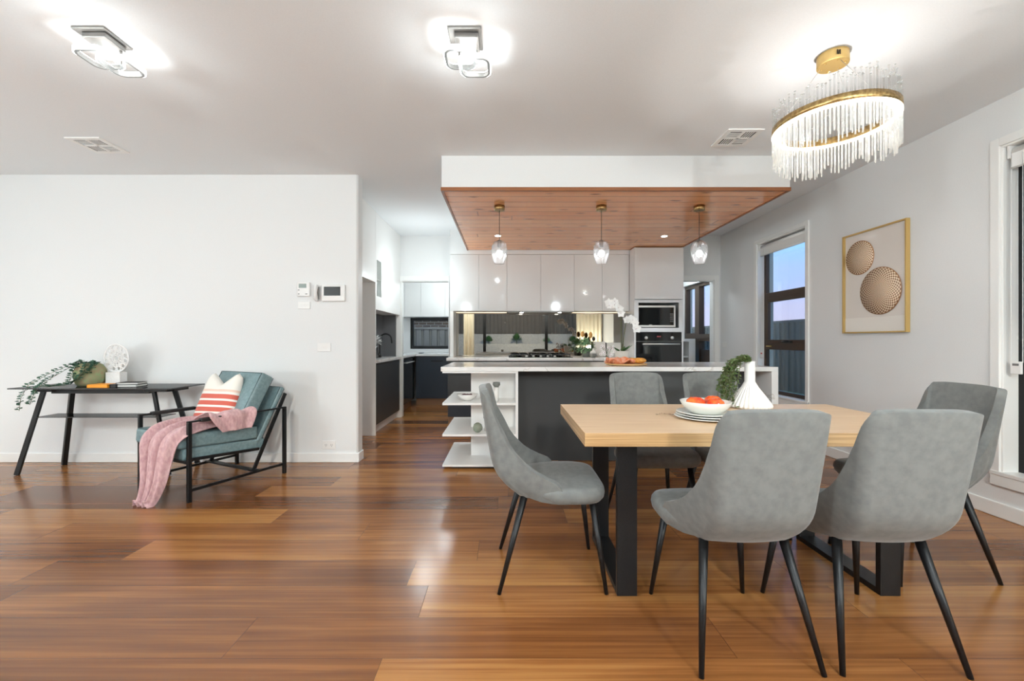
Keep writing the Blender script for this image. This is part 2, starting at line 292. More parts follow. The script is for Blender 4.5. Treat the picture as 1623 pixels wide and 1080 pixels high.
# ------------------------------------------------------------ mesh helpers
class MB:
    def __init__(s): s.bm = bmesh.new()
    def box(s, x0, x1, y0, y1, z0, z1, mi=0):
        v = [s.bm.verts.new(p) for p in ((x0, y0, z0), (x1, y0, z0), (x1, y1, z0), (x0, y1, z0), (x0, y0, z1), (x1, y0, z1), (x1, y1, z1), (x0, y1, z1))]
        for f in ((0, 3, 2, 1), (4, 5, 6, 7), (0, 1, 5, 4), (1, 2, 6, 5), (2, 3, 7, 6), (3, 0, 4, 7)):
            q = s.bm.faces.new([v[i] for i in f]); q.material_index = mi
        return s
    def bar(s, a, b, w, h, up=(0, 0, 1)):
        a = Vector(a); b = Vector(b); d = (b - a).normalized(); up = Vector(up)
        if abs(d.dot(up)) > .98: up = Vector((0, 1, 0))
        sd = d.cross(up).normalized(); u = sd.cross(d).normalized()
        v = []
        for p in (a, b):
            for i, j in ((-1, -1), (1, -1), (1, 1), (-1, 1)): v.append(s.bm.verts.new(p + sd * i * w / 2 + u * j * h / 2))
        for f in ((0, 3, 2, 1), (4, 5, 6, 7), (0, 1, 5, 4), (1, 2, 6, 5), (2, 3, 7, 6), (3, 0, 4, 7)): s.bm.faces.new([v[i] for i in f])
        return s
    def tube(s, pts, r, seg=8, caps=True):
        pts = [Vector(p) for p in pts]; n = len(pts)
        rs = r if isinstance(r, (list, tuple)) else [r] * n
        rings = []; prev = None
        for i, p in enumerate(pts):
            d = ((pts[min(i + 1, n - 1)] - pts[max(i - 1, 0)])).normalized()
            if prev is None:
                up = Vector((0, 0, 1)) if abs(d.z) < .9 else Vector((1, 0, 0)); sd = d.cross(up).normalized()
            else: sd = (prev - d * prev.dot(d)).normalized()
            prev = sd; u = d.cross(sd)
            rings.append([s.bm.verts.new(p + (sd * math.cos(2 * PI * k / seg) + u * math.sin(2 * PI * k / seg)) * rs[i]) for k in range(seg)])
        for i in range(n - 1):
            for k in range(seg):
                f = s.bm.faces.new((rings[i][k], rings[i][(k + 1) % seg], rings[i + 1][(k + 1) % seg], rings[i + 1][k])); f.smooth = True
        if caps: s.bm.faces.new(rings[0][::-1]); s.bm.faces.new(rings[-1])
        return s
    def lathe(s, prof, seg=32, c=(0, 0, 0), rib=0, nrib=0, ribrange=None, closed=False):
        c = Vector(c); rings = []
        for r, z in prof:
            ring = []
            for k in range(seg):
                a = 2 * PI * k / seg; rr = r
                if rib and (ribrange is None or ribrange[0] <= z <= ribrange[1]): rr = r * (1 + rib * math.cos(a * nrib))
                ring.append(s.bm.verts.new(c + Vector((rr * math.cos(a), rr * math.sin(a), z))))
            rings.append(ring)
        for i in range(len(rings) - 1):
            for k in range(seg):
                f = s.bm.faces.new((rings[i][k], rings[i][(k + 1) % seg], rings[i + 1][(k + 1) % seg], rings[i + 1][k])); f.smooth = True
        if prof[0] == prof[-1]: return s
        if prof[0][0] > 1e-4: s.bm.faces.new(rings[0][::-1])
        if prof[-1][0] > 1e-4 and not closed: s.bm.faces.new(rings[-1])
        return s
    def grid(s, fn, nu, nv, smooth=True):
        vs = [[s.bm.verts.new(fn(i / nu, j / nv)) for j in range(nv + 1)] for i in range(nu + 1)]
        for i in range(nu):
            for j in range(nv):
                f = s.bm.faces.new((vs[i][j], vs[i + 1][j], vs[i + 1][j + 1], vs[i][j + 1])); f.smooth = smooth
        return s
    def sphere(s, c, r, sc=(1, 1, 1), u=16, v=10):
        m = Matrix.Translation(Vector(c)) @ Matrix.Diagonal((r * sc[0], r * sc[1], r * sc[2], 1))
        d = bmesh.ops.create_uvsphere(s.bm, u_segments=u, v_segments=v, radius=1, matrix=m)
        for q in d['verts']:
            for f in q.link_faces: f.smooth = True
        return s
    def leaf(s, p, d, n, L, w):
        p = Vector(p); d = Vector(d).normalized(); n = Vector(n); sd = d.cross(n)
        if sd.length < 1e-3: sd = d.cross(Vector((1, .3, .2)))
        sd.normalize(); n2 = sd.cross(d).normalized()
        a = s.bm.verts.new(p); b = s.bm.verts.new(p + d * L * .5 + sd * w / 2 + n2 * w * .12); c = s.bm.verts.new(p + d * L); e = s.bm.verts.new(p + d * L * .5 - sd * w / 2 + n2 * w * .12)
        s.bm.faces.new((a, b, c)); s.bm.faces.new((a, c, e)); return s
    def prism(s, poly, y0, y1, axis='Y'):
        def P(a, b, t):
            return {'Y': (a, t, b), 'X': (t, a, b), 'Z': (a, b, t)}[axis]
        A = [s.bm.verts.new(P(a, b, y0)) for a, b in poly]; B = [s.bm.verts.new(P(a, b, y1)) for a, b in poly]
        n = len(poly)
        s.bm.faces.new(A); s.bm.faces.new(B[::-1])
        for i in range(n): s.bm.faces.new((A[i], B[i], B[(i + 1) % n], A[(i + 1) % n]))
        return s
    def build(s, name, m, parent=None, bevel=0, segs=2, loc=None, recalc=True, local=None):
        """local: subtract this point so the mesh is stored around it (object origin there)"""
        if recalc: bmesh.ops.recalc_face_normals(s.bm, faces=s.bm.faces[:])
        if local is not None:
            bmesh.ops.translate(s.bm, verts=s.bm.verts[:], vec=-Vector(local))
        me = bpy.data.meshes.new(name); s.bm.to_mesh(me); s.bm.free()
        for k in (m if isinstance(m, (list, tuple)) else [m]): me.materials.append(k)
        o = bpy.data.objects.new(name, me); C.objects.link(o)
        if local is not None: o.location = local
        if loc is not None: o.location = loc
        if parent: o.parent = parent
        if bevel:
            b = o.modifiers.new('bevel', 'BEVEL'); b.width = bevel; b.segments = segs; b.limit_method = 'ANGLE'; b.angle_limit = .6
        return o
def tag(o, label=None, cat=None, group=None, kind=None):
    if label: o['label'] = label
    if cat: o['category'] = cat
    if group: o['group'] = group
    if kind: o['kind'] = kind
    return o
def empty(name, loc=(0, 0, 0), rz=0, label=None, cat=None, group=None):
    o = bpy.data.objects.new(name, None); C.objects.link(o); o.location = loc; o.rotation_euler = (0, 0, rz); o.empty_display_size = .1
    return tag(o, label, cat, group)
def struct(name, mb, m, label=None, bevel=0, parent=None):
    o = mb.build(name, m, parent, bevel)
    if not parent: tag(o, label, None, None, 'structure')
    return o
def copy_tree(o, parent=None):
    c = o.copy(); C.objects.link(c); c.parent = parent
    for ch in list(o.children): copy_tree(ch, c)
    return c
def B(*a): return MB().box(*a)

# ------------------------------------------------------------ SETTING
ZC = 2.765; XR = 3.26; YW = 4.10; YB = 6.50; XL = -5.3; YK = -1.5
struct('floor', B(XL - .1, XR + .1, YK - .1, 8.5, -.1, 0), M['floor'], 'glossy red-brown timber plank floor')
struct('ceiling', B(XL - .1, XR + .15, YK - .1, 8.5, ZC, ZC + .1), M['ceil'], 'flat white ceiling')
struct('wall_living', MB().prism([(XL, YW), (-1.445, YW), (-1.431, YW + .014), (-1.431, YW + .13), (XL, YW + .13)], 0, ZC, 'Z'), M['wall'], 'plain white wall behind the armchair and glass console')
struct('wall_left', B(XL - .1, XL, YK, YW + .13, 0, ZC), M['wall'], 'white wall at the far left')
# right wall with three openings: near window y 1.2..2.81, window y 4.64..5.55, laundry window y 6.9..8.0
def wall_with_holes_x(x0, x1, ya, yb, holes, z1=ZC):
    mb = MB(); y = ya
    for (a, b, zl, zh) in holes:
        mb.box(x0, x1, y, a, 0, z1); mb.box(x0, x1, a, b, 0, zl); mb.box(x0, x1, a, b, zh, z1); y = b
    mb.box(x0, x1, y, yb, 0, z1); return mb
struct('wall_right', wall_with_holes_x(XR, XR + .15, YK, 8.4, [(1.0, 2.81, .30, 2.45), (4.64, 5.55, .50, 2.42), (6.85, 7.95, .10, 2.16)]), M['wall'], 'white wall on the right with the windows')
def wall_with_holes_y(y0, y1, xa, xb, holes, z1=ZC):
    mb = MB(); x = xa
    for (a, b, zl, zh) in holes:
        mb.box(x, a, y0, y1, 0, z1)
        if zl > 0: mb.box(a, b, y0, y1, 0, zl)
        mb.box(a, b, y0, y1, zh, z1); x = b
    mb.box(x, xb, y0, y1, 0, z1); return mb
struct('wall_kitchen', wall_with_holes_y(YB, YB + .1, -2.5, XR, [(-1.61, -.875, 0, 2.08), (2.46, 3.16, 0, 2.09)]), M['wall'], 'white wall behind the kitchen with two doorways')
struct('wall_pantry', wall_with_holes_y(8.30, 8.40, -2.5, 1.2, [(-1.87, -.5, 1.01, 1.61)]), M['wall'], 'white wall at the back of the pantry')
struct('wall_laundry', B(1.2, XR, 8.3, 8.4, 0, ZC), M['wall'], 'white wall at the back of the laundry')
struct('wall_between', B(1.1, 1.2, YB + .1, 8.3, 0, ZC), M['wall'])
struct('wall_hall', B(-2.5, -2.4, YW + .13, 8.4, 0, ZC), M['wall'])
struct('wall_back', wall_with_holes_y(YK - .1, YK, XL, XR, [(-1.9, 2.5, 0, 2.25)]), M['wall'], 'white wall behind the viewer')
# baseboards
def bb(name, mb): return struct(name, mb, M['trim'], None, .006)
bb('baseboard_living', MB().box(XL, -1.416, YW - .015, YW, 0, .09).box(-1.431, -1.416, YW, YW + .13, 0, .09))
bb('baseboard_right', MB().box(XR - .015, XR, YK, 6.4, 0, .10))
bb('baseboard_left', B(XL, XL + .015, YK, YW, 0, .09))
# bulkhead over the island with timber lined underside
struct('ceiling_bulkhead', B(-.561, 2.444, 3.68, 6.14, 2.49, ZC), M['wall'], 'white dropped box above the island')
struct('trim_1', B(-.55, 2.433, 3.695, 6.12, 2.470, 2.4895), M['panel'], 'varnished knotty timber lining boards under the dropped ceiling')
struct('trim_2', MB().box(-.568, 2.451, 3.673, 3.697, 2.462, 2.492).box(-.568, -.548, 3.697, 6.12, 2.462, 2.492).box(2.431, 2.451, 3.697, 6.12, 2.462, 2.492), M['paneltrim'], 'brown timber edging around the lining boards')
struct('ceiling_cabinet_bulkhead', MB().box(-.817, 1.767, 6.141, YB, 2.412, ZC).box(1.767, 2.444, 6.141, YB, 2.462, ZC), M['wall'], 'white boxing above the overhead cabinets')
# architraves of doorways
def arch(name, xa, xb, zt, y, w=.07, right=True):
    mb = MB().box(xa - w, xa, y - .018, y, 0, zt + w).box(xa, xb, y - .018, y, zt, zt + w)
    if right: mb.box(xb, xb + w, y - .018, y, 0, zt + w)
    mb.box(xa - .01, xa + .012, y, y + .11, 0, zt).box(xb - .012, xb + .01, y, y + .11, 0, zt).box(xa, xb, y, y + .11, zt - .012, zt + .01)
    return struct(name, mb, M['trim'], None, .004)
arch('door_1', -1.61, -.875, 2.08, YB, right=False)['label'] = 'white frame of the open pantry doorway'
arch('door_2', 2.53, 3.16, 2.09, YB)['label'] = 'white frame of the open laundry doorway beside the oven tower'

# ---- windows
def frame_x(mb, x0, x1, ya, yb, za, zb, t):
    mb.box(x0, x1, ya, ya + t, za, zb).box(x0, x1, yb - t, yb, za, zb).box(x0, x1, ya + t, yb - t, za, za + t).box(x0, x1, ya + t, yb - t, zb - t, zb); return mb
def reveal_x(ya, yb, za, zb, w=.05):
    mb = MB()
    mb.box(XR - .003, XR + .10, ya - .001, ya + .012, za, zb).box(XR - .003, XR + .10, yb - .012, yb + .001, za, zb).box(XR - .003, XR + .10, ya, yb, zb - .012, zb + .001).box(XR - .02, XR + .10, ya - w, yb + w, za - .02, za + .006)
    frame = ((ya - w, ya), (yb, yb + w))
    for a, b in frame: mb.box(XR - .016, XR, a, b, za - .02, zb + w)
    mb.box(XR - .016, XR, ya, yb, zb, zb + w)
    mb.box(XR - .016, XR, ya - w, yb + w, za - .09, za - .02)
    return mb
# window_1 (beside the doorway)
w1 = struct('window_1', frame_x(MB(), XR + .085, XR + .13, 4.64, 5.55, .50, 2.42, .05), M['bronze'], 'tall narrow bronze framed window beside the picture')
struct('window_trim', reveal_x(4.64, 5.55, .50, 2.42), M['trim'], parent=w1, bevel=.003)
mb = MB().box(XR + .08, XR + .13, 4.69, 5.50, 1.70, 1.775).box(XR + .08, XR + .13, 4.69, 5.50, 1.055, 1.135)
frame_x(mb, XR + .07, XR + .11, 4.70, 5.49, 1.135, 1.70, .045)
struct('window_sash', mb, M['bronze'], parent=w1, bevel=.003)
struct('window_pane', B(XR + .105, XR + .109, 4.69, 5.50, .55, 2.37), M['glass'], parent=w1)
mb = MB().tube([(XR + .055, 5.0, 1.16), (XR + .03, 5.03, 1.165), (XR + .025, 5.10, 1.16)], .007, 6).box(XR + .045, XR + .07, 4.97, 5.12, 1.145, 1.16)
struct('window_winder', mb, M['black'], parent=w1)
struct('window_latch', B(XR + .06, XR + .08, 5.38, 5.46, 1.09, 1.105), M['gold'], parent=w1)
# window_2 (near right)
w2 = struct('window_2', frame_x(MB(), XR + .10, XR + .14, 1.0, 2.81, .30, 2.45, .05).box(XR + .10, XR + .14, 1.05, 2.76, 1.05, 1.10), M['black'], 'tall dark framed window at the right edge')
struct('window_trim', reveal_x(1.0, 2.81, .30, 2.45, .055), M['trim'], parent=w2, bevel=.003)
struct('insect_screen', B(XR + .125, XR + .128, 1.05, 2.76, .35, 2.40), M['screenmesh'], parent=w2)
struct('window_pane', B(XR + .112, XR + .116, 1.05, 2.76, .35, 2.40), M['glass'], parent=w2)
# window_3 in the laundry (door with side light)
w3 = struct('window_3', frame_x(MB(), XR + .06, XR + .14, 6.85, 7.95, .10, 2.16, .06).box(XR + .05, XR + .14, 7.34, 7.50, .16, 2.10).box(XR + .05, XR + .14, 7.50, 7.89, 1.20, 1.30).box(XR + .05, XR + .14, 6.91, 7.34, 1.16, 1.28).box(XR + .06, XR + .14, 6.91, 7.28, .16, 1.02), M['bronze'], 'dark brown framed glazing seen through the laundry doorway')
struct('window_pane', B(XR + .10, XR + .104, 6.91, 7.89, .16, 2.10), M['glass'], parent=w3)
# window_4 pantry
def frame_y(mb, y0, y1, xa, xb, za, zb, t):
    mb.box(xa, xa + t, y0, y1, za, zb).box(xb - t, xb, y0, y1, za, zb).box(xa + t, xb - t, y0, y1, za, za + t).box(xa + t, xb - t, y0, y1, zb - t, zb); return mb
w4 = struct('window_4', frame_y(MB(), 8.29, 8.36, -1.87, -.5, 1.01, 1.61, .055), M['black'], 'low wide black framed window above the pantry worktop')
struct('window_pane', B(-1.82, -.55, 8.33, 8.334, 1.06, 1.56), M['glass'], parent=w4)
# window_5 sliding doors behind the viewer (mirrored in the splashback)
mb = frame_y(MB(), YK - .09, YK - .02, -1.9, 2.5, .0, 2.25, .06).box(-.8, -.7, YK - .09, YK - .02, .06, 2.19).box(1.3, 1.4, YK - .09, YK - .02, .06, 2.19)
w5 = struct('window_5', mb, M['black'], 'black framed sliding doors behind the viewer')
struct('window_pane', B(-1.85, 2.45, YK - .06, YK - .055, .06, 2.19), M['glass'], parent=w5)

# ------------------------------------------------------------ OUTSIDE
struct('ground', MB().box(XR + .15, 14, -8, 22, -.2, -.08), M['grass'], 'lawn outside the right hand windows')
struct('ground_rear', MB().box(-9, XR + .15, 8.4, 22, -.2, -.08), M['paver'], 'paved strip beyond the pantry window')
struct('ground_patio', B(-9, XR + .15, -14, YK - .1, -.2, -.05), M['paver'], 'paving behind the viewer')
def fence(name, x0, y0, x1, y1, z, label):
    L = math.hypot(x1 - x0, y1 - y0); rz = math.atan2(y1 - y0, x1 - x0)
    r = empty(name, (x0, y0, -.08), rz, label, 'fence')
    mb = MB(); n = int(L / .19)
    for i in range(n):
        a = i * .19; zz = z + .08
        mb.prism([(a, -.012), (a + .12, -.012), (a + .14, .02), (a + .17, .02), (a + .19, -.012), (a + .19, -.004), (a + .175, .03), (a + .135, .03), (a + .115, -.004), (a, -.004)], .02, zz, 'Z')
    mb.build('fence_sheeting', M['fence'], r)
    MB().box(0, L, -.03, .04, z + .06, z + .12).build('top_rail', M['fence'], r)
    for i in range(int(L / 2.4) + 1): MB().box(i * 2.4 - .03, i * 2.4 + .03, -.035, .05, 0, z + .12).build('fence_post', M['fence'], r)
fence('fence', 6.8, 1.0, 6.8, 20, 1.62, 'grey corrugated steel fence beyond the lawn outside the right windows')
fence('fence', -6, 10.4, 3.3, 10.4, 1.46, 'grey steel fence seen through the low pantry window')
fence('fence', -8, -9.0, 6.2, -9.0, 3.1, 'dark steel fence above the garden behind the viewer')
nb = empty('neighbour_house', (-7, 13, -.08), 0, 'brown brick house wall with pale gutter beyond the pantry fence', 'house')
B(0, 9, 0, 4, 0, 2.5).build('brick_wall', M['brick'], nb)
MB().box(-.3, 9.3, -.5, -.36, 1.93, 2.06).box(-.3, 9.3, -.36, 0, 2.02, 2.06).build('gutter', M['white'], nb)
MB().prism([(-.6, 2.1), (4.6, 2.1), (2, 3.4)], -.3, 9.3, 'X').build('roof', M['fence'], nb)
tag(B(XR + .16, XR + .335, 5.75, 6.10, -.08, 2.9).build('rendered_pier', M['beige']), 'beige rendered pier outside the tall narrow window', 'pier')
tag(B(XR + .18, XR + .34, 8.27, 8.6, -.08, 3.0).build('rendered_pier', M['beige']), 'beige rendered pier outside the laundry glazing', 'pier')
# garden behind viewer
tag(MB().box(-8, 6, -8.0, -7.8, -.05, 1.0).box(-8, 6, -8.7, -8.0, -.05, .93).box(-8, 6, -8.9, -8.7, -.05, 1.50).build('retaining_wall', M['limestone']), 'pale limestone block retaining wall behind the viewer', 'wall')
for i, (px, hh) in enumerate([(-2.6, .55), (-.9, .7), (.5, .9), (2.0, .6), (3.3, .7)]):
    r = empty('garden_shrub', (px, -8.35, .935), 0, ['small dark shrub at the left end of the garden bed', 'rounded shrub second from left in the garden bed', 'tallest shrub in the garden bed', 'yellow green shrub in the garden bed', 'dark shrub at the right end of the garden bed'][i], 'shrub', None)
    mb = MB()
    for k in range(260):
        a = random.random() * 2 * PI; e = random.random() * PI / 2; q = Vector((math.cos(a) * math.cos(e), math.sin(a) * math.cos(e), math.sin(e) * 1.2)) * hh * random.uniform(.14, .26)
        mb.leaf(q + Vector((0, 0, hh * .25)), q + Vector((0, 0, .1)), (0, 0, 1), .12, .05)
    mb.build('foliage', M['green'] if i != 3 else M['greenp'], r, recalc=False)
    MB().tube([(0, 0, 0), (0, 0, hh * .5)], .02, 6).build('stem', M['stem'], r)
def curtain(x0, x1, label, y=YK + .09):
    def fn(u, v): return Vector((x0 + (x1 - x0) * u, y + .035 * math.sin(u * (x1 - x0) * 48) * (.5 + .5 * (1 - v)), .02 + 2.4 * v))
    mb = MB().grid(fn, int(140 * (x1 - x0)), 4); o = mb.build('curtain', M['curtain'], recalc=False); tag(o, label, 'curtain')
    sm = o.modifiers.new('s', 'SOLIDIFY'); sm.thickness = .004
curtain(-1.45, -1.1, 'narrow cream curtain drawn to the left behind the viewer')
curtain(2.35, 3.2, 'wide cream curtain drawn to the right behind the viewer')

# ------------------------------------------------------------ KITCHEN
def px(x, Y): return (x - VX) * Y / F
# --- overhead cabinets
xs = [-.817, -.40, .005, .49, .972, 1.375, 1.765]
names = ['leftmost overhead cabinet with high gloss white door, beside the pantry doorway', 'second gloss white overhead cabinet from the left, behind the left pendant', 'third gloss white overhead cabinet from the left, above the left hood light', 'fourth gloss white overhead cabinet from the left, above the right hood light', 'fifth gloss white overhead cabinet from the left, behind the middle pendant', 'rightmost gloss white overhead cabinet, next to the oven tower']
for i in range(6):
    r = empty('overhead_cabinet', (xs[i], 6.14, 1.595), 0, names[i], 'cabinet', 'gloss white overhead cabinets')
    w = xs[i + 1] - xs[i]
    B(.0005, w - .0005, .021, .338, 0, .815).build('cabinet_body', M['satin_white'], r)
    B(.0015, w - .0015, 0, .02, 0, .812).build('cabinet_door', M['gloss'], r, .0015)
# --- splashback & side gable
struct_sb = MB().box(-.765, 1.765, 6.482, 6.497, .932, 1.594).build('splashback', M['mirror']); tag(struct_sb, 'grey mirrored glass splashback behind the cooktop', 'splashback')
tag(B(-.817, -.767, 6.14, 6.495, .932, 1.594).build('end_panel', M['satin_white']), 'narrow white end panel left of the mirrored splashback', 'panel')
# --- back worktop and base cabinets
tag(B(-.83, 1.765, 5.86, 6.48, .89, .93).build('worktop', M['quartz'], None, .003), 'white stone worktop along the kitchen wall under the mirrored splashback', 'worktop')
bx = [-.815, -.30, .22, .80, 1.28, 1.765]
bn = ['charcoal base cabinet at the left end of the back worktop', 'charcoal drawer unit left of the cooktop', 'charcoal base cabinet below the cooktop', 'charcoal base cabinet right of the cooktop', 'charcoal base cabinet next to the oven tower']
for i in range(5):
    r = empty('base_cabinet', (bx[i], 5.89, 0), 0, bn[i], 'cabinet', 'charcoal base cabinets under the back worktop')
    w = bx[i + 1] - bx[i]
    B(.0005, w - .0005, .022, .58, .11, .889).build('cabinet_body', M['dark'], r)
    B(.0005, w - .0005, .06, .08, 0, .109).build('kickboard', M['skirt'], r)
    if i < 2:
        B(.002, w - .002, 0, .02, .70, .865).build('drawer_front', M['dark'], r, .002); B(.002, w - .002, 0, .02, .41, .69).build('drawer_front', M['dark'], r, .002); B(.002, w - .002, 0, .02, .12, .40).build('drawer_front', M['navy'], r, .002)
    else: B(.002, w - .002, 0, .02, .12, .865).build('cabinet_door', M['dark'], r, .002)
# --- oven tower
T = empty('oven_tower', (1.768, 5.91, 0), 0, 'tall gloss white oven tower cabinet holding microwave and oven', 'cabinet')
TW = 2.448 - 1.768; dp = .575
mb = MB()
mb.box(0, .022, 0, dp, 0, 2.46).box(TW - .022, TW, 0, dp, 0, 2.46).box(.022, TW - .022, dp - .02, dp, 0, 2.46)
mb.box(.022, TW - .022, .02, dp - .02, 2.40, 2.46).box(.022, TW - .022, .0, dp - .02, 1.695, 1.735).box(.022, TW - .022, .0, dp - .02, 1.29, 1.345).box(.022, TW - .022, .02, dp - .02, .645, .665)
mb.box(.0225, .06, .0, .02, 1.345, 1.695).box(TW - .06, TW - .0225, 0, .02, 1.345, 1.695)
mb.build('cabinet_body', M['gloss'], T)
B(.004, TW - .004, -.02, 0, 1.742, 2.455).build('cabinet_door', M['gloss'], T, .002)
B(.004, TW - .004, -.02, 0, .12, .64).build('lower_door', M['dark'], T, .002)
# microwave
mx0, mx1 = px(1010.5, 5.92), px(1070.5, 5.92)
mz0, mz1 = 1.347, 1.655
mw = empty('microwave', (mx0, 5.915, mz0), 0, 'black fronted microwave with silver surround in the tower niche', 'microwave')
w_ = mx1 - mx0; h_ = mz1 - mz0
B(0, w_, .02, .40, .008, h_).build('microwave_body', M['steel'], mw, .004)
mb = MB().box(0, w_, 0, .02, .01, .035).box(0, w_, 0, .02, h_ - .025, h_).box(w_ - .022, w_, 0, .02, .035, h_ - .025).box(0, .006, 0, .02, .035, h_ - .025); mb.build('silver_surround', M['chrome'], mw)
B(.006, w_ - .022, .004, .019, .035, h_ - .025).build('door_glass', M['blackg'], mw)
mb = MB()
for i in range(3):
    for j in range(5): mb.box(w_ - .075 + i * .016, w_ - .064 + i * .016, .002, .004, .08 + j * .026, .094 + j * .026)
mb.build('control_buttons', M['socket'], mw)
B(.16, .20, .001, .004, .037, .043).build('badge', M['chrome'], mw)
# oven
ox0, ox1 = 1.794, 2.422
ov = empty('oven', (ox0, 5.905, .667), 0, 'black built in oven with two silver knobs below the microwave', 'oven')
w_ = ox1 - ox0; h_ = 1.285 - .667
B(0, w_, .02, .53, 0, h_).build('oven_body', M['steel'], ov)
B(0, w_, 0, .019, h_ - .125, h_ - .002).build('control_panel', M['blackg'], ov, .002)
B(0, w_, -.008, .019, .005, h_ - .130).build('oven_door', M['blackg'], ov, .002)
for x in (.135, w_ - .135):
    MB().lathe([(.021, 0), (.021, .02), (.017, .026), (0, .026)], 20).build('knob', M['chrome'], ov, loc=(x, -.0005, h_ - .078)).rotation_euler = (PI / 2, 0, 0)
mb = MB()
for i, x in enumerate((-.02, -.008, .008, .02)): mb.box(w_ / 2 + x - .004, w_ / 2 + x + .004, -.0015, -.0002, h_ - .068, h_ - .052)
mb.build('clock_digits', M['redtag'], ov)
MB().tube([(.075, -.05, h_ - .165), (w_ - .04, -.05, h_ - .165)], .011, 10).box(.09, .105, -.05, -.008, h_ - .171, h_ - .159).box(w_ - .07, w_ - .055, -.05, -.008, h_ - .171, h_ - .159).build('handle', M['chrome'], ov)
# rangehood
rh = empty('rangehood', (.005, 6.15, 1.594), 0, 'slim steel rangehood under the white overhead cabinets', 'rangehood')
B(.0, .965, .0, .32, -.012, 0).build('hood_body', M['steel'], rh, .002)
for x in (.215, .775): MB().lathe([(.0, 0), (.025, 0), (.025, .003), (0, .003)], 16).build('hood_lamp', M['bulb'], rh, loc=(x, .13, -.0155))
uc = MB().box(-.76, -.0, 6.435, 6.445, 1.588, 1.5945).box(.975, 1.75, 6.435, 6.445, 1.588, 1.5945).build('under_cabinet_light', emis('warm_led_bar', (1, .86, .62, 1), 1.2)); tag(uc, 'thin warm light bar under the white overhead cabinets', 'light')
# cooktop
ck = empty('cooktop', (.03, 5.98, .93), 0, 'black gas cooktop on the back worktop', 'cooktop')
B(0, .90, 0, .42, .0005, .008).build('hob_plate', M['blackg'], ck, .002)
for x in (.16, .45, .74):
    mb = MB(); zz = .045
    mb.box(x - .13, x + .13, .05, .06, zz - .01, zz).box(x - .13, x + .13, .35, .36, zz - .01, zz).box(x - .13, x - .12, .06, .35, zz - .01, zz).box(x + .12, x + .13, .06, .35, zz - .01, zz).box(x - .12, x + .12, .20, .21, zz - .01, zz).box(x - .005, x + .005, .06, .20, zz - .01, zz).box(x - .005, x + .005, .21, .35, zz - .01, zz)
    for a in (-.125, .12):
        for b in (.05, .35): mb.box(x + a, x + a + .008, b, b + .01, .008, zz - .01)
    mb.build('pan_support', M['black'], ck)
    for y in (.12, .29): MB().lathe([(.03, .0085), (.03, .02), (.038, .022), (.036, .03), (0, .031)], 16, (x, y, 0)).build('burner', M['black'], ck)
for i in range(5): MB().lathe([(.017, .0085), (.016, .028), (0, .028)], 12, (.25 + i * .1, .028, 0)).build('hob_knob', M['chrome'], ck)

# --- island
I = empty('kitchen_island', (0, 3.86, 0), 0, 'long kitchen island with veined stone top, charcoal panel and open white end shelves', 'island')
MB().box(-.597, 2.46, 0, .89, .89, .93).box(2.40, 2.46, 0, .89, 0, .89).build('island_benchtop', M['quartz'], I, .003)
B(-.35, 2.398, .335, .87, 0, .873).build('island_body', M['satin_white'], I)
B(.105, 2.398, .30, .334, .0, .889).build('charcoal_panel', M['dark'], I)
B(.082, .104, .0, .334, .035, .873).build('divider_panel', M['satin_white'], I)
for z0, z1 in ((.025, .042), (.300, .320), (.583, .603), (.874, .889)):
    mb = MB().box(-.583, .081 if z0 < .8 else .104, .004, .333, z0, z1).box(-.583, -.351, .333, .87, z0, z1); mb.build('shelf', M['satin_white'], I, .001)
B(-.50, .08, .06, .30, 0, .024).build('plinth', M['dark'], I)
# --- things on the island
bd = empty('serving_board', (1.17, 4.18, .93), 0, 'round wooden board with bread and napkin on the island', 'board')
MB().lathe([(.16, .0005), (.195, .006), (.2, .016), (.19, .016), (0, .012)], 36).build('board_plate', M['board'], bd)
def nap(u, v):
    x = -.19 + .25 * u; y = -.10 + .2 * v
    return Vector((x, y, .03 + .022 * math.sin(u * 9 + v * 4) + .016 * math.sin(v * 14 + u * 3) + .012 * (1 - abs(2 * v - 1))))
o = MB().grid(nap, 26, 20).build('napkin', M['cloth'], None, recalc=False, loc=(1.17, 4.18, .936)); o.modifiers.new('s', 'SOLIDIFY').thickness = .006
tag(o, 'crumpled orange and pink napkin on the round board', 'napkin')
for i, (a, b, c) in enumerate(((.115, -.02, .03), (.07, .035, .026), (.15, .03, .024))):
    o = MB().sphere((0, 0, 0), 1, (.058, .04, .028), 18, 12).build('bread_roll', M['bread'], None, loc=(1.17 + a, 4.18 + b, .975 if i == 0 else .972)); tag(o, ['largest golden bread roll at the right of the board', 'golden bread roll behind the napkin end', 'small golden bread roll at the far right of the board'][i], 'bread', 'bread rolls on the board')
# orchid
oc = empty('potted_orchid', (1.215, 4.52, .93), 0, 'white orchid in a pale pot at the back of the island', 'orchid')
MB().lathe([(.058, .0005), (.075, .04), (.08, .13), (.074, .13), (.068, .10), (0, .10)], 28).build('pot', M['concrete'], oc)
mb = MB()
for a, L in ((.2, .17), (1.0, .14), (2.6, .15), (3.6, .13), (5.2, .16)):
    d = Vector((math.cos(a), math.sin(a), .7))
    mb.leaf((0, 0, .10), d, (0, 0, 1), L, .055)
mb.build('leaves', M['green'], oc, recalc=False)
st1 = [(0, 0, .1), (.0, 0, .30), (-.01, -.02, .47), (-.04, -.05, .58), (-.10, -.08, .645), (-.17, -.1, .63)]
st2 = [(.01, 0, .1), (.03, 0, .30), (.05, -.01, .44), (.07, -.03, .48), (.11, -.05, .43), (.13, -.06, .36)]
MB().tube(st1, .0035, 6).tube(st2, .0035, 6).build('flower_stem', M['stem'], oc)
mb = MB(); mc = MB()
